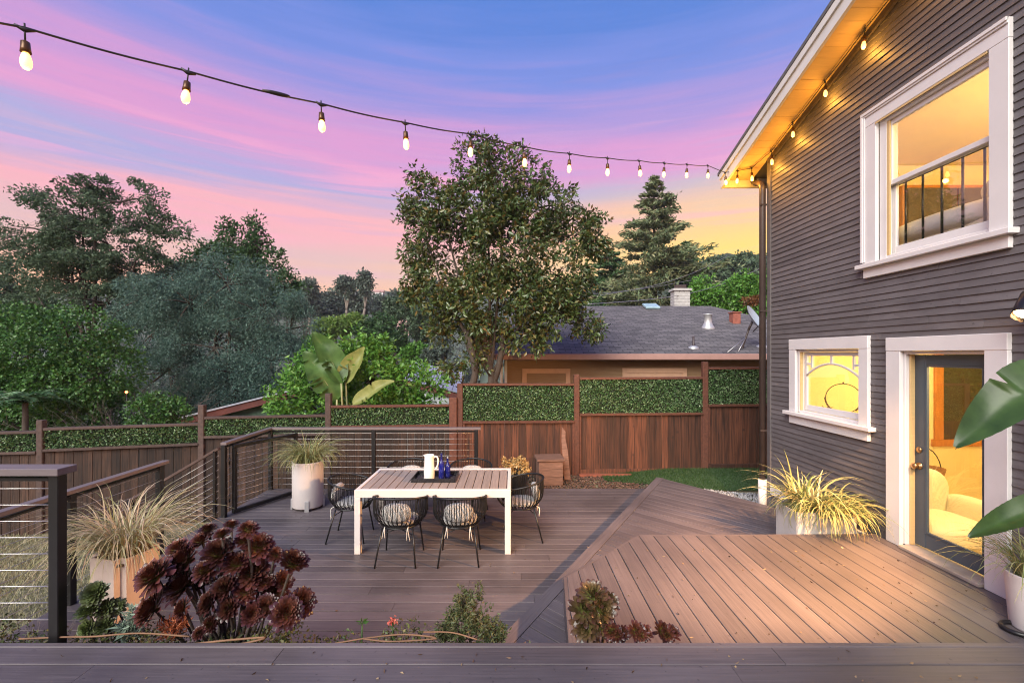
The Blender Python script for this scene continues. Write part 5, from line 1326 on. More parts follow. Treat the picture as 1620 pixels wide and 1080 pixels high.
m = MB(); dz = Vector((0,0,-.03)); q = [e0+dz, e1+dz, t1_+dz, t0_+dz]; m.add(q+[v+Vector((0,0,-.14)) for v in q], [(0,1,2,3), (7,6,5,4), (0,4,5,1), (1,5,6,2), (2,6,7,3), (3,7,4,0)]); sdp(m.build('fascia', MT['red_fascia']))
m = MB(); ii = lambda v: v.lerp((e0+e1+t0_+t1_)/4, .08)+Vector((0,0,-.18)); q = [ii(v) for v in (e0, e1, t1_, t0_)]; m.add(q+[v+Vector((0,0,-3)) for v in q], [(0,1,2,3), (7,6,5,4), (0,4,5,1), (1,5,6,2), (2,6,7,3), (3,7,4,0)]); sdp(m.build('wall', pmat('pale_shed_wall', (.42,.46,.46), rough=.8)))
# distant houses between the valley trees
MT['pink_wall'] = pmat('pinkish_wall', (.55,.36,.34), rough=.8, var=.08); MT['pale_wall'] = pmat('pale_wall', (.6,.58,.58), rough=.8)
for (px, py, Y, w_, h_, mt_, lb) in ((640,512,60,12,12,'pink_wall','pinkish house wall between trees beside the broad evergreen'), (521,537,46,9,7,'pink_wall','small pinkish house behind the banana plant'), (492,470,150,11,7,'pale_wall','white house high on the hazy slope'), (598,462,220,9,5,'pale_wall','pale house near the distant ridge')):
    c = at(px, py, Y); s = Y/FPX; hh = empty('far_house', (c.x, c.y, c.z-h_*s), label=lb, cat='house')
    W, H = w_*s, h_*s
    MB().box(-W,W,-W*.5,W*.5,-6*s,H*.9).build('wall', MT[mt_], hh)
    m = MB(); m.add([(-W*1.1,-W*.6,H*.9),(W*1.1,-W*.6,H*.9),(W*1.1,W*.6,H*.9),(-W*1.1,W*.6,H*.9),(-W*1.1,0,H*1.7),(W*1.1,0,H*1.7)], [(3,2,1,0),(0,1,5,4),(2,3,4,5),(0,4,3),(1,2,5)]); m.build('roof', MT['gutter'], hh)
    for k in (-.5, .5): MB().box(k*W-W*.16, k*W+W*.16, -W*.5-.03, -W*.5-.005, H*.1, H*.6).build('window', MT['dark_pane'], hh)
# street lamp and wires
c = at(679,598,34); lp = empty('street_lamp', (c.x, c.y, c.z-5), label='slim pale double arm street lamp in the valley', cat='street lamp')
s = 34/FPX; z1 = at(0,552,34).z-c.z+5
MB().tube([(0,0,0), (0,0,z1)], .10, 8).build('pole', MT['roof_white'], lp)
for q in (-1, 1):
    MB().tube(catmull([(0,0,z1-.2), (q*.4,0,z1+.12), (q*.85,0,z1+.32)], 3), .05, 6).build('arm', MT['roof_white'], lp); MB().bbox(q*.85-.18,q*.85+.18,-.12,.12,z1+.28,z1+.38,.03).build('head', MT['roof_white'], lp)
for i, (a, b, Ya, Yb, lb) in enumerate((((930,481), (1212,420), 15.5, 26, 'lowest overhead wire crossing above the neighbouring ridge'), ((660,470), (1110,440), 19, 34, 'thin overhead wire crossing behind the broad evergreen'), ((930,470), (1150,405), 20, 36, 'uppermost thin wire before the tall conifer'))):
    p, q = at(*a, Ya), at(*b, Yb); pts = [p.lerp(q, k/16)-Vector((0,0,.5*math.sin(math.pi*k/16))) for k in range(17)]
    o = MB().tube(pts, .012, 5).build('overhead_wire', MT['steel']); tag(o, lb, 'wire')
# ================================================================== pots, grasses, succulents
MT['pot_white'] = pmat('white_fibre_pot', (.60,.56,.55), rough=.6, var=.07, scale=3, bump=.08, bscale=30)
MT['pot_stone'] = pmat('weathered_pot', (.55,.44,.38), rough=.8, var=.18, scale=3, bump=.15, bscale=25)
MT['straw'] = lmat('straw_grass', [(.20,.24,.08),(.42,.36,.20),(.55,.46,.30),(.28,.30,.11),(.60,.52,.38),(.48,.33,.20)], rough=.5, transl=.25)
MT['sedge'] = lmat('sedge_grass', [(.11,.16,.05),(.30,.31,.13),(.18,.23,.08),(.38,.37,.18),(.27,.18,.07)], rough=.5, transl=.25)
MT['varieg'] = lmat('variegated_grass', [(.09,.14,.04),(.42,.40,.22),(.16,.21,.07),(.50,.47,.30),(.24,.26,.10),(.07,.11,.04)], rough=.4, transl=.25)
MT['green_tuft'] = lmat('green_tuft', [(.03,.09,.02),(.05,.13,.03),(.09,.17,.05)], rough=.45, transl=.3)
def grass(name, base, r0, n, L, w, label, mat, seed, up=1.15, droop=1.7, nseg=7, lean=(0,0), cat='grass plant', rise=None):
    rng = np.random.default_rng(seed); V = []; F = []
    for i in range(n):
        a = rng.uniform(0, 2*math.pi); rr = r0*math.sqrt(rng.uniform(0, 1)); p = np.array([rr*math.cos(a), rr*math.sin(a), 0.0])
        a2 = a+rng.normal(0, .7); el = min(1.5, max(.35, up+rng.normal(0, .2))); Ln = rng.uniform(*L); dr = droop*rng.uniform(.6, 1.35); ww = w*rng.uniform(.6, 1.3)
        curl = rng.normal(0, .25); sd = np.array([-math.sin(a2), math.cos(a2), 0]); tw = rng.uniform(-.5, .5)
        st_ = Ln/nseg; b0 = len(V)
        for k in range(nseg+1):
            f = k/nseg; wd = ww*(1-f**2.2)+.0004; s2 = sd*math.cos(tw)+np.array([0,0,1])*math.sin(tw)
            V.append(p-s2*wd); V.append(p+s2*wd)
            e_ = el-dr*f**1.25; aa = a2+curl*f
            p = p+np.array([math.cos(e_)*math.cos(aa)+lean[0]*f, math.cos(e_)*math.sin(aa)+lean[1]*f, math.sin(e_)])*st_
        for k in range(nseg): F.append((b0+2*k, b0+2*k+1, b0+2*k+3, b0+2*k+2))
    o = link(name, np_mesh(name, V, F), mat); o.location = base; return tag(o, label, cat)
def round_pot(name, loc, r, h, mat, label, r2=None, feet=0, fz=0):
    r2 = r2 or r; t = empty(name, loc, label=label, cat='pot')
    MB().lathe([(.001,fz),(r2*.96,fz),(r2,fz+.012),(r*.995,h-.02),(r,h-.006),(r*.985,h),(r*.93,h-.001),(r*.92,h-.07),(.001,h-.071)], 36).build('pot', mat, t)
    MB().lathe([(.001,h-.065),(r*.5,h-.050),(r*.915,h-.062),(.002,h-.066)], 20).build('soil', MT['soil'], t)
    for k in range(feet):
        a = 2*math.pi*k/feet-math.pi/2+.35; MB().bbox(-.012,.012,-.03,.03,0,.16,.003,Matrix.Rotation(a,4,'Z') @ Matrix.Translation((r2*1.01,0,0))).build('foot', MT['galv'], t)
    return t
p = Vector((-3.13,6.98,0))
round_pot('cylinder_pot', p, .225, .72, MT['pot_white'], 'tall white cylinder pot on small metal feet near the gate', r2=.222, feet=4, fz=.035)
grass('sedge_grass', p+Vector((0,0,.655)), .13, 520, (.42,.78), .0042, 'drooping sedge grass spilling from the tall white cylinder pot', MT['sedge'], 1, up=1.2, droop=2.5)
# square pot with straw grass
sp_ = empty('square_pot', (-3.53,4.16,0), R(-14), label='weathered square pot beside the lawn side railing', cat='pot')
def square_pot(t, hw, hd, h, mat, taper=.94, b=.03):
    bm = bmesh.new(); bmesh.ops.create_cube(bm, size=1)
    for v in bm.verts:
        k = 1 if v.co.z > 0 else taper
        v.co = Vector((v.co.x*2*hw*k, v.co.y*2*hd*k, (v.co.z+.5)*h))
    bmesh.ops.bevel(bm, geom=[e_ for e_ in bm.edges if abs((e_.verts[0].co-e_.verts[1].co).normalized().z) > .9], offset=b, segments=4, affect='EDGES')
    tf_ = max(bm.faces, key=lambda f_: f_.calc_center_median().z)
    r_ = bmesh.ops.inset_region(bm, faces=[tf_], thickness=.022); 
    ext = bmesh.ops.extrude_face_region(bm, geom=[tf_]); bmesh.ops.delete(bm, geom=[tf_], context='FACES_ONLY')
    for v in [g_ for g_ in ext['geom'] if isinstance(g_, bmesh.types.BMVert)]: v.co.z -= .06
    me = bpy.data.meshes.new('pot'); bm.to_mesh(me); bm.free(); link('pot', me, mat, t)
    MB().bbox(-hw+.024, hw-.024, -hd+.024, hd-.024, h-.058, h-.045, .004).build('soil', MT['soil'], t)
square_pot(sp_, .20, .20, .56, MT['pot_stone'], b=.06)
grass('straw_grass', (-3.53,4.16,.50), .15, 560, (.55,1.0), .0042, 'big straw coloured grass arching out of the weathered square pot', MT['straw'], 2, up=1.22, droop=2.35, nseg=9)
# troughs by the house
tr1 = empty('planter_box', (3.36,5.05,MID_Z), label='white square planter box on the middle deck against the house wall', cat='planter'); square_pot(tr1, .32, .20, .46, pmat('grey_white_planter', (.46,.44,.43), rough=.65, var=.12, scale=4, bump=.1, bscale=25), taper=1.0, b=.01)
grass('variegated_grass', (3.42,4.98,.62), .22, 480, (.34,.62), .006, 'yellow green drooping grass in the white planter box', MT['sedge'], 3, up=.95, droop=3.0, lean=(.04,-.20))
grass('variegated_grass', (3.26,5.04,.62), .14, 90, (.45,.80), .0095, 'cream striped long bladed plant in the white planter box', MT['varieg'], 4, up=1.2, droop=1.9, lean=(-.05,-.05))
rp_ = round_pot('round_pot', (3.63,3.14,UP_Z), .165, .38, MT['pot_white'], 'white round pot against the wall past the door', r2=.14)
grass('sedge_grass', (3.63,3.14,UP_Z+.33), .10, 190, (.36,.64), .0035, 'wispy grass in the round pot past the door', MT['sedge'], 5, up=1.2, droop=2.2)
grass('green_tuft', gb(330,6.9), .18, 200, (.35,.75), .006, 'green grass tuft below the gate post', MT['green_tuft'], 6, up=1.25, droop=.9)
grass('green_tuft', (-5.9,6.9,ground_h(-5.9,6.9)), .25, 200, (.4,.8), .006, 'green grass tuft on the lawn at the foot of the fence', MT['green_tuft'], 7, up=1.2, droop=.9)

# broad leaved plants
MT['banana'] = pmat('banana_leaf', (.05,.12,.028), rough=.42, var=.35, scale=5, bump=.15, transl=.2, spec=.3, col2=(.10,.20,.05))
MT['banana_pale'] = pmat('banana_leaf_pale', (.20,.25,.06), rough=.45, var=.3, scale=5, bump=.15, transl=.2, spec=.3, col2=(.32,.33,.11))
MT['banana_dark'] = pmat('banana_leaf_dark', (.028,.062,.016), rough=.34, var=.3, scale=6, bump=.12, transl=.2, spec=.4, col2=(.055,.105,.028))
MT['stalk'] = pmat('leaf_stalk', (.25,.26,.12), rough=.5, var=.2, bump=0)
def paddle(parent, path, hw, nrm, mat, fold=.35, tears=0, seed=0, name='leaf'):
    """leaf blade along path; hw half width; nrm: facing direction"""
    rnd = random.Random(seed); P = catmull(path, 14); n = len(P); nrm = Vector(nrm).normalized(); m = MB(); vs = []; NS = 4
    torn = {rnd.randrange(8, n-6): rnd.choice((-1, 1)) for _ in range(tears)}
    for i, q in enumerate(P):
        f = i/(n-1); T = (P[min(i+1, n-1)]-P[max(i-1, 0)]).normalized(); S = T.cross(nrm).normalized(); U = S.cross(T)
        w_ = hw*(math.sin(math.pi*min(1, f**.72*.98+.012))**.75)+.004
        for k in range(-NS, NS+1):
            s = k/NS; ww = w_
            if i in torn and torn[i]*s > 0: ww *= .45
            vs.append(q+S*s*ww+U*(abs(s)**1.4*fold*w_)+U*(.0022 if i % 2 else -.0022)*min(1, hw/.1)+U*.05*hw*math.sin(i*.35+k*.3))
    c = 2*NS+1
    m.add(vs, [(i*c+k, i*c+k+1, (i+1)*c+k+1, (i+1)*c+k) for i in range(n-1) for k in range(c-1)], True)
    o = m.build(name, mat, parent)
    rb = MB(); rb.tube([q-Vector(nrm)*.016 for q in P], [.010*(1-.85*i/(n-1)) for i in range(n)], 6); mr_ = rb.build('midrib', MT['stalk'], o)
    return o
Y = 9.75
bp0 = Vector(gb(545,Y)); bpn = empty('banana_plant', bp0, label='banana like plant with upright paddle leaves behind the fence', cat='plant')
r_ = lambda px, py, dy=0: at(px, py, Y+dy)-bp0
stk = []
paddle(bpn, [r_(540,606), r_(527,575,.05), r_(511,548,.05), r_(494,526,.0)], .26, (.55,-.8,.1), MT['banana'], .55, 2, 1)
paddle(bpn, [r_(533,632), r_(516,605,-.1), r_(500,580,-.1), r_(480,556,-.1)], .30, (.35,-.85,.3), MT['banana'], .35, 5, 2)
paddle(bpn, [r_(547,605,.1), r_(556,588,.1), r_(568,568,.1), r_(577,549,.1)], .24, (-.3,-.9,.15), MT['banana_pale'], .7, 1, 3)
paddle(bpn, [r_(558,640,-.2), r_(580,628,-.2), r_(602,612,-.2), r_(624,603,-.2)], .17, (-.1,-.7,.6), MT['banana_pale'], .6, 3, 4)
for (x0, x1, y1, dy) in ((545,540,606,0), (538,533,632,-.1), (550,547,605,.1), (548,558,640,-.2)):
    q = r_(x1, y1, dy); MB().tube(catmull([Vector(((x0-545)*.01,dy,0)), Vector((q.x*.4+(x0-545)*.01, dy, q.z*.55)), q], 5), .022, 8).build('stalk', MT['stalk'], bpn)
Y = 2.62
b2 = Vector((3.62,2.36,FG_Z)); nb_ = empty('paddle_leaf_plant', b2, label='large paddle leaved potted plant reaching in beside the door', cat='plant')
r_ = lambda px, py, dy=0: at(px, py, Y+dy)-b2
paddle(nb_, [r_(1760,592,-.1), r_(1660,606,0), r_(1585,648,.05), r_(1512,708,.05)], .155, (-.25,-.55,.8), MT['banana_dark'], .45, 1, 11)
paddle(nb_, [r_(1760,800,.1), r_(1670,806,.2), r_(1600,822,.25), r_(1533,850,.25)], .10, (-.2,-.5,.85), MT['banana_dark'], .55, 0, 12)
paddle(nb_, [r_(1800,560,.2), r_(1720,570,.25), r_(1660,580,.25), r_(1597,591,.25)], .085, (-.2,-.4,.9), MT['banana_dark'], .5, 0, 13)
for px, py, dy in ((1760,592,-.1), (1760,800,.1), (1800,560,.2)):
    q = r_(px, py, dy); MB().tube(catmull([Vector((0,0,.3)), q*.5+Vector((.03,0,.3)), q], 5), .012, 8).build('stalk', MT['stalk'], nb_)
MB().lathe([(.10,0),(.13,.01),(.16,.32),(.145,.32),(.14,.27),(.001,.268)], 24).build('pot', MT['pot_white'], nb_)

# purple aeoniums
def aeo_mat(name, inner, midc, outer):
    m = pmat(name, midc, rough=.32, bump=0, spec=.5); t = m.node_tree; b = t.nodes['Principled BSDF']
    tc = t.nodes.new('ShaderNodeTexCoord'); ln = t.nodes.new('ShaderNodeVectorMath'); ln.operation = 'LENGTH'; t.links.new(tc.outputs['Object'], ln.inputs[0])
    rp = t.nodes.new('ShaderNodeValToRGB'); e_ = rp.color_ramp.elements; e_[0].position = .26; e_[0].color = c4(inner); e_[1].position = .9; e_[1].color = c4(outer); x = e_.new(.46); x.color = c4(midc)
    g_ = t.nodes.new('ShaderNodeNewGeometry'); mr = t.nodes.new('ShaderNodeMapRange'); t.links.new(g_.outputs['Random Per Island'], mr.inputs[0]); mr.inputs[3].default_value = .55; mr.inputs[4].default_value = 1.5
    vm = t.nodes.new('ShaderNodeVectorMath'); vm.operation = 'SCALE'; oi_ = t.nodes.new('ShaderNodeObjectInfo'); mo_ = t.nodes.new('ShaderNodeMath'); mo_.operation = 'MULTIPLY_ADD'; t.links.new(oi_.outputs['Random'], mo_.inputs[0]); mo_.inputs[1].default_value = .9; mo_.inputs[2].default_value = .6; mm_ = t.nodes.new('ShaderNodeMath'); mm_.operation = 'MULTIPLY'; t.links.new(mr.outputs[0], mm_.inputs[0]); t.links.new(mo_.outputs[0], mm_.inputs[1]); t.links.new(ln.outputs['Value'], rp.inputs[0]); t.links.new(rp.outputs[0], vm.inputs[0]); t.links.new(mm_.outputs[0], vm.inputs['Scale']); t.links.new(vm.outputs[0], b.inputs['Base Color']); return m
MT['aeo'] = aeo_mat('purple_aeonium', (.17,.18,.04), (.105,.036,.018), (.052,.017,.020))
MT['aeo_green'] = aeo_mat('green_aeonium', (.16,.20,.05), (.09,.13,.04), (.07,.085,.035))
MT['aeo_bronze'] = aeo_mat('bronze_aeonium', (.10,.11,.03), (.075,.055,.022), (.05,.022,.016))
def rosette_mesh(seed, n=64, open_=1.0):
    rnd = random.Random(seed); m = MB()
    for k in range(n):
        f = (k+.5)/n; a = k*2.39996+rnd.uniform(-.1,.1); el = R(84-84*open_*f**.85)+rnd.uniform(-.08,.08); L = .24+.80*f**.62; L *= rnd.uniform(.92, 1.06)
        D = Vector((math.cos(a)*math.cos(el), math.sin(a)*math.cos(el), math.sin(el))); S = Vector((-math.sin(a), math.cos(a), 0)); U = D.cross(S)*-1
        if U.dot(Vector((math.cos(a), math.sin(a), 0))) > 0: U = -U
        b0 = Vector((0,0,.12-.22*f)); w_ = .085+.075*f; vs = []
        for t_, wk, cup in ((.0,.30,0), (.35,.60,.02), (.66,1.0,.07), (.88,.92,.11), (1.0,.25,.12)):
            c = b0+D*L*t_+U*cup*(1 if t_ < .9 else .6)-U*.05*math.sin(t_*3.1)
            vs += [c-S*w_*wk+U*.03*wk, c-U*.012, c+S*w_*wk+U*.03*wk]
        m.add(vs, [(3*i+j, 3*i+j+1, 3*i+j+4, 3*i+j+3) for i in range(4) for j in range(2)], True)
    return m.mesh('rosette')
def aeonium(name, base, ros, label, mat, seed, stem_r=.011, stem_mat='bark', cen=None, petals=105):
    base = Vector(base); t = empty(name, base, label=label, cat='succulent'); meshes = [rosette_mesh(seed+i, petals, o_) for i, o_ in enumerate((1.0, .88, 1.12))]
    for me in meshes: me.materials.append(mat)
    rnd = random.Random(seed); cx = cen if cen else sum(r[0] for r in ros)/len(ros); cy = max(r[1] for r in ros)
    for i, (px, py, rad, Y) in enumerate(ros):
        s = Y/FPX; c = at(px, py, Y); nrm = Vector(((px-cx)/140+rnd.uniform(-.3,.3), -.55+rnd.uniform(-.3,.35), max(.1, (cy-py)/150+.25+rnd.uniform(-.25,.25)))).normalized()
        o = link('rosette', meshes[i % 3], None, t); o.location = c-base; o.scale = [rad*s*1.14]*3; o.rotation_mode = 'QUATERNION'
        o.rotation_quaternion = nrm.to_track_quat('Z', 'Y') @ Euler((0,0,rnd.uniform(0,6))).to_quaternion()
        foot = Vector(((cx-810)*2.9/FPX+((px-cx)*.35)*s, 2.92+rnd.uniform(-.03,.05), base.z-.03))
        md = foot.lerp(c, .5)+Vector((rnd.uniform(-.04,.04), rnd.uniform(.03,.09), -.06))
        MB().tube([q-base for q in catmull([foot, md, c-nrm*rad*s*.15], 4)], [stem_r*(1.2-.5*k/8) for k in range(9)], 6).build('stem', MT[stem_mat], t)
    return t
zr = [(610,180,62),(780,150,56),(905,172,72),(715,215,62),(560,262,76),(385,320,86),(430,402,128),(690,352,120),(985,300,112),(1108,362,60),(1240,425,104),(205,520,138),(430,590,142),(730,610,92),(945,500,124),(1100,650,100),(1165,560,72),(1300,720,104),(190,765,128),(1040,750,86),(1195,790,112),(540,945,50),(870,262,66),(585,480,90),(820,430,100),(300,640,80),(880,640,80),(340,460,80),(620,720,90),(420,760,80),(760,760,85),(940,800,80),(620,880,60),(560,560,80),(1020,560,80)]
rnd = random.Random(2)
ros = [(200+x/4.7, 800+y/4.7, r/4.7, 2.88+rnd.uniform(-.10,.16)-(y-500)*.00012) for x, y, r in zr]
aeonium('aeonium', (-1.82,2.85,.42), ros, 'large dark purple tree aeonium with many rosettes at the deck edge', MT['aeo'], 5, cen=350)
gros = [(150,938,18,2.84),(140,968,17,2.80),(166,962,15,2.86),(138,994,14,2.80),(165,990,15,2.83),(184,960,13,2.9)]
aeonium('aeonium', (-2.62,2.84,.42), gros, 'green aeonium with stacked rosettes beside the near railing post', MT['aeo_green'], 15, stem_r=.008)
bro = [(938,942,26,2.88),(950,962,26,2.84),(924,964,26,2.86),(962,952,18,2.90),(928,990,26,2.84),(952,988,22,2.82)]
aeonium('aeonium', (.55,2.82,.42), bro, 'tall bronze aeonium standing before the upper deck boards', MT['aeo_bronze'], 25, stem_r=.010, petals=46)
for px, lb in ((976,'small dark aeonium next to the tall bronze one'), (1014,'middle one of three small dark aeoniums at the deck edge'), (1056,'small dark aeonium farthest along the deck edge')):
    aeonium('aeonium', ((px-810)*2.78/FPX,2.78,.42), [(px-8,998,15,2.78),(px+7,1001,13,2.80),(px,1004,12,2.76)], lb, MT['aeo'], 30+px, stem_r=.007, petals=60)

# small succulents, ground cover and bush in the bed
MT['bushy'] = lmat('small_bush_leaves', [(.035,.055,.022),(.06,.085,.03),(.09,.10,.04),(.12,.11,.05),(.045,.06,.03)], rough=.45, transl=.2, gain=1.3)
Y = 2.88
def LbY(px, py, rx, ry, ryy): return Lb(px, py, Y, rx, ry, ryy)
make_tree('rosemary_bush', [LbY(740,975,36,28,.12), LbY(725,990,34,24,.12), LbY(770,990,30,24,.12), LbY(735,950,20,20,.08), LbY(757,938,7,14,.03), LbY(785,1000,18,14,.08), LbY(706,995,16,16,.08)],
          'dense small leaved bush in the bed at the deck edge', 'bush', MT['bushy'], ((745-810)*Y/FPX,Y,.42), n_clump=230, per=22, cr=.028, leaf=(.018,.034), width=.34, seed=61, shell=.35, trunk=.008, twigs=60)
MT['blue_fing'] = lmat('blue_succulent', [(.20,.27,.20),(.28,.36,.27),(.15,.22,.16)], rough=.5, transl=.1)
make_tree('blue_succulent', [LbY(208,985,18,20,.06), LbY(222,970,12,16,.05), LbY(196,1000,14,10,.05)], 'pale blue green finger leaved succulent under the purple aeonium', 'succulent', MT['blue_fing'], ((208-810)*Y/FPX,Y,.42), n_clump=34, per=12, cr=.045, leaf=(.05,.085), width=.20, seed=62, shell=.2, trunk=.006, twigs=12, outward=1.6, droop=-.25)
MT['orange_fing'] = lmat('orange_succulent', [(.32,.08,.03),(.42,.13,.05),(.25,.06,.03)], rough=.5, transl=.15)
make_tree('coral_succulent', [LbY(272,995,18,20,.06), LbY(285,985,12,14,.05)], 'orange coral stemmed succulent under the purple aeonium', 'succulent', MT['orange_fing'], ((272-810)*Y/FPX,Y,.42), n_clump=40, per=16, cr=.032, leaf=(.025,.05), width=.18, seed=63, shell=.2, trunk=.005, twigs=12, outward=1.4, droop=-.2)
MT['ground_leaf'] = lmat('ground_cover_leaves', [(.04,.06,.025),(.07,.10,.03),(.12,.13,.04),(.10,.06,.03),(.03,.045,.02),(.20,.16,.05)], rough=.5, transl=.15, gain=1.2)
rng = np.random.default_rng(70); n = 9000
xx = rng.uniform(-4.0, -.05, n); hmax = .09+.15*np.clip(np.sin(xx*7.3)*.5+.5+.35*np.sin(xx*17+1), .1, 1); yy_ = rng.uniform(2.70, 2.98, n); zz2 = .42+rng.uniform(0, 1, n)*hmax
gc_ = link('ground_cover', leaf_mesh('ground_cover', np.stack([xx, yy_, zz2], 1), rng.normal(0, 1, (n, 3))+np.array([0,0,.5]), rng.uniform(.014, .034, n), rng.uniform(.004, .010, n), seed=2), MT['ground_leaf']); tag(gc_, 'low mixed succulent ground cover in the narrow bed', kind='stuff')
MT['red_flower'] = lmat('red_flowers', [(.55,.10,.08),(.65,.20,.14),(.45,.08,.07)], transl=.2)
fl = empty('flowering_succulent', ((621-810)*2.86/FPX,2.86,.42), label='small succulent with a red flower head at the deck edge', cat='succulent')
fb_ = Vector(fl.location)
MB().tube([(0,0,0), (.004,0,.10), at(621,984,2.86)-fb_], [.006,.005,.004], 6).build('stem', MT['green_tuft'], fl)
rng = np.random.default_rng(5); c0 = np.array(at(621,981,2.86)-fb_); P = c0+rng.normal(0, .015, (46, 3)); link('flowers', leaf_mesh('flowers', P, rng.normal(0, 1, (46, 3)), .018, .006, seed=1), MT['red_flower'], fl)
P = np.array([(rng.normal(0,.014), rng.normal(0,.014), rng.uniform(.02,.17)) for _ in range(70)]); link('leaves', leaf_mesh('leaves', P, rng.normal(0, 1, (70, 3))+np.array([0,0,.3]), .026, .006, seed=2), MT['bushy'], fl)
spn = empty('seedling', ((572-810)*2.86/FPX,2.86,.42), label='broad leaved green seedling at the deck edge', cat='plant'); sb_ = Vector(spn.location)
tpp = at(573,985,2.86)-sb_; MB().tube([(0,0,0), tpp], .004, 6).build('stem', MT['green_tuft'], spn)
link('leaves', leaf_mesh('leaves', np.array([tuple(tpp+Vector((.022*math.cos(a), .022*math.sin(a), .006))) for a in range(6)]), np.array([(math.cos(a), math.sin(a), .25) for a in range(6)]),   .042, .012, seed=3), MT['green_tuft'], spn)
pk = empty('pink_succulent', ((838-810)*2.80/FPX,2.80,.42), label='small pink tinged succulent near the bush at the deck edge', cat='succulent')
P = np.stack([rng.normal(0,.035,60), rng.normal(0,.03,60), rng.uniform(.02,.15,60)], 1); link('leaves', leaf_mesh('leaves', P, rng.normal(0,1,(60,3))+np.array([0,0,.4]), .03, .007, seed=4), lmat('pink_leaves', [(.10,.14,.05),(.40,.20,.15),(.06,.10,.04)]), pk); MB().tube([(0,0,0),(0,0,.12)], .004, 5).build('stem', MT['bark_pale'], pk)
# dry vine stems lying along the edge
MT['vine'] = pmat('dry_vine', (.20,.11,.06), rough=.8, var=.3, bump=.1)
def vine(pts, label, rad=.006):
    o = MB().tube(catmull([at(px, py, Y_) for px, py, Y_ in pts], 6), rad, 6).build('dry_vine', MT['vine']); tag(o, label, 'vine')
vine([(30,1010,2.70),(100,1007,2.72),(150,1006,2.72),(220,1001,2.76),(300,1006,2.74)], 'dry brown vine stem at the foot of the near railing post', .005)
vine([(245,1018,2.67),(300,1027,2.655),(370,1020,2.66),(420,1008,2.72),(360,1012,2.69),(270,1022,2.665)], 'looped dry vine stem below the purple aeonium')
vine([(530,1017,2.68),(585,1008,2.72),(640,1003,2.74),(690,1009,2.71),(620,1014,2.69),(575,1010,2.71)], 'looped dry vine stem between the flowering succulent and the bush', .0045)
vine([(670,999,2.74),(715,1000,2.74),(755,1011,2.70)], 'short dry vine stem in front of the bush', .004)
tw_ = twig_bush('dry_twigs', (-2.95,2.85,.42), .26, 1.2, 12, 'tangle of dry twigs beside the near railing post', 14, r=.0035, depth=2)

# behind the table
yp = empty('shrub_pot', (.06,7.45,0), label='black pot behind the table with a yellow leafed plant', cat='pot')
MB().lathe([(.13,0),(.16,.02),(.20,.40),(.205,.42),(.185,.42),(.18,.36),(.001,.358)], 24).build('pot', MT['black'], yp)
MT['gold'] = lmat('golden_leaves', [(.42,.26,.09),(.55,.38,.16),(.34,.20,.07),(.62,.48,.24)], transl=.25)
make_tree('golden_shrub', [Lb(817,738,7.45,20,14), Lb(805,732,7.45,12,10), Lb(830,742,7.45,13,10), Lb(822,728,7.45,8,8)], 'yellow leafed shrub in the black pot behind the table', 'shrub', MT['gold'], (.06,7.45,.36), n_clump=80, per=14, cr=.045, leaf=(.035,.06), width=.6, seed=64, shell=.4, trunk=.010, twigs=40)
MT['crate'] = pmat('old_box_wood', (.16,.085,.06), rough=.85, var=.4, scale=5, stretch=(1,8,8), bump=.25, objrand=.15)
wb = empty('wooden_box', ((869-810)*8.45/FPX,8.45,-.04), R(4), label='old lidded wooden box standing before the fence', cat='box')
for i in range(3):
    MB().bbox(-.22,.22,-.20,-.18,.01+i*.145,.15+i*.145,.004).build('board', MT['crate'], wb); MB().bbox(-.22,.22,.18,.20,.01+i*.145,.15+i*.145,.004).build('board', MT['crate'], wb)
    for s in (-1, 1): MB().bbox(s*.21-.01,s*.21+.01,-.179,.179,.01+i*.145,.15+i*.145,.004).build('board', MT['crate'], wb)
MB().bbox(-.255,.255,-.23,.23,.447,.49,.006).build('lid', MT['crate'], wb)
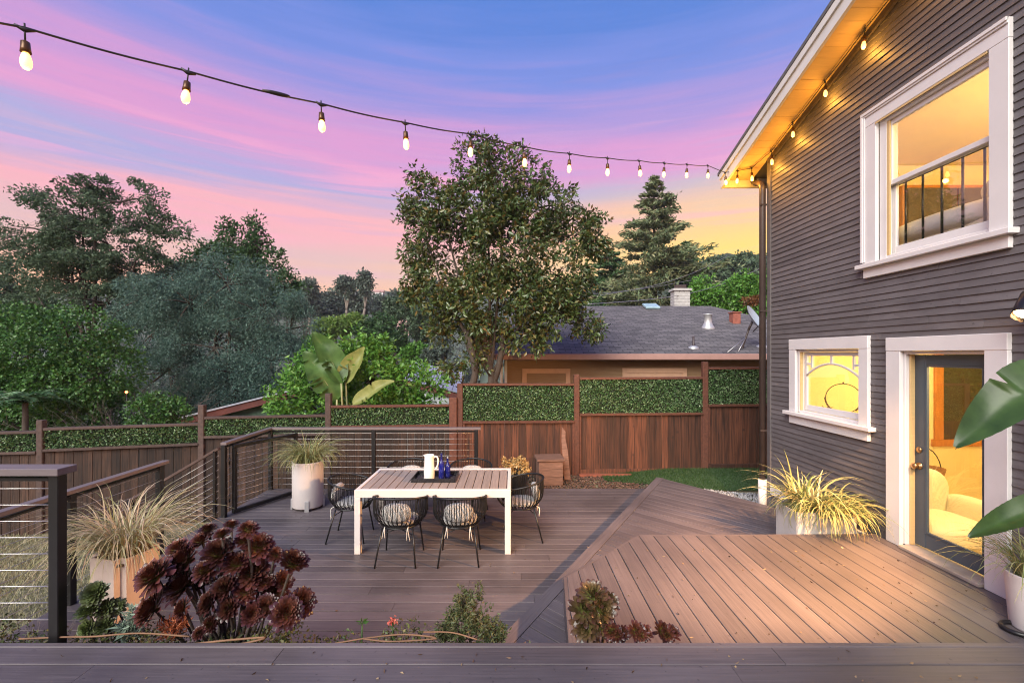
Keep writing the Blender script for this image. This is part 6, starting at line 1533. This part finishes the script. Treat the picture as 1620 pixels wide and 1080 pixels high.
lpk = MB(); lpk.prism([(-.055,0),(.06,0),(.055,.55),(.03,.78),(.045,.90),(-.02,1.0),(-.05,.72)], -.012, .012)
o = lpk.build('leaning_plank', MT['crate']); o.location = ((898-810)*8.62/FPX,8.66,-.04); o.rotation_euler = (R(80),R(-4),0); tag(o, 'broken plank leaning against the fence beside the box', 'plank')
rg = MB().tube([(.085*math.cos(a), .085*math.sin(a), .012) for a in [2*math.pi*i/24 for i in range(25)]], .016, 8, cap=False); o = rg.build('rubber_ring', MT['black']); o.location = at(1612,988,3.12); o.location.z = UP_Z+.006; tag(o, 'black rubber ring lying on the upper deck by the wall', 'ring')
# scattered leaf litter on the decks
rng = np.random.default_rng(90); P = []
for _ in range(90): P.append((rng.uniform(-3.9,.3), rng.uniform(3.2,7.8), .006))
for _ in range(110): P.append((rng.uniform(.7,3.7), rng.uniform(2.9,4.5), UP_Z+.006))
for _ in range(60): P.append((rng.uniform(-2.6,2.6), rng.uniform(2.2,2.6), FG_Z+.006))
P = np.array(P); D = rng.normal(0, 1, P.shape); D[:,2] = rng.normal(0, .15, len(P))
ll = link('leaf_litter', leaf_mesh('leaf_litter', P, D, rng.uniform(.012, .035, len(P)), rng.uniform(.003, .008, len(P)), seed=4), lmat('litter', [(.06,.03,.02),(.3,.22,.13),(.12,.07,.04),(.03,.02,.015)], transl=0)); tag(ll, 'tiny dry leaves and crumbs scattered over the deck boards', kind='stuff')

# ================================================================== air: faint evening haze over the valley
hz = MB().box(-760, 760, -125, 720, -16, 74).mesh('haze'); hm = bpy.data.materials.new('haze'); hm.use_nodes = True; ht = hm.node_tree
ht.nodes.remove(ht.nodes['Principled BSDF']); pv = ht.nodes.new('ShaderNodeVolumePrincipled'); pv.inputs['Density'].default_value = .0004; pv.inputs['Color'].default_value = (.95,.97,1,1); pv.inputs['Anisotropy'].default_value = 0.0
ht.links.new(pv.outputs[0], ht.nodes['Material Output'].inputs['Volume'])
ho = link('haze', hz, hm); tag(ho, 'faint evening haze filling the valley air', kind='stuff')
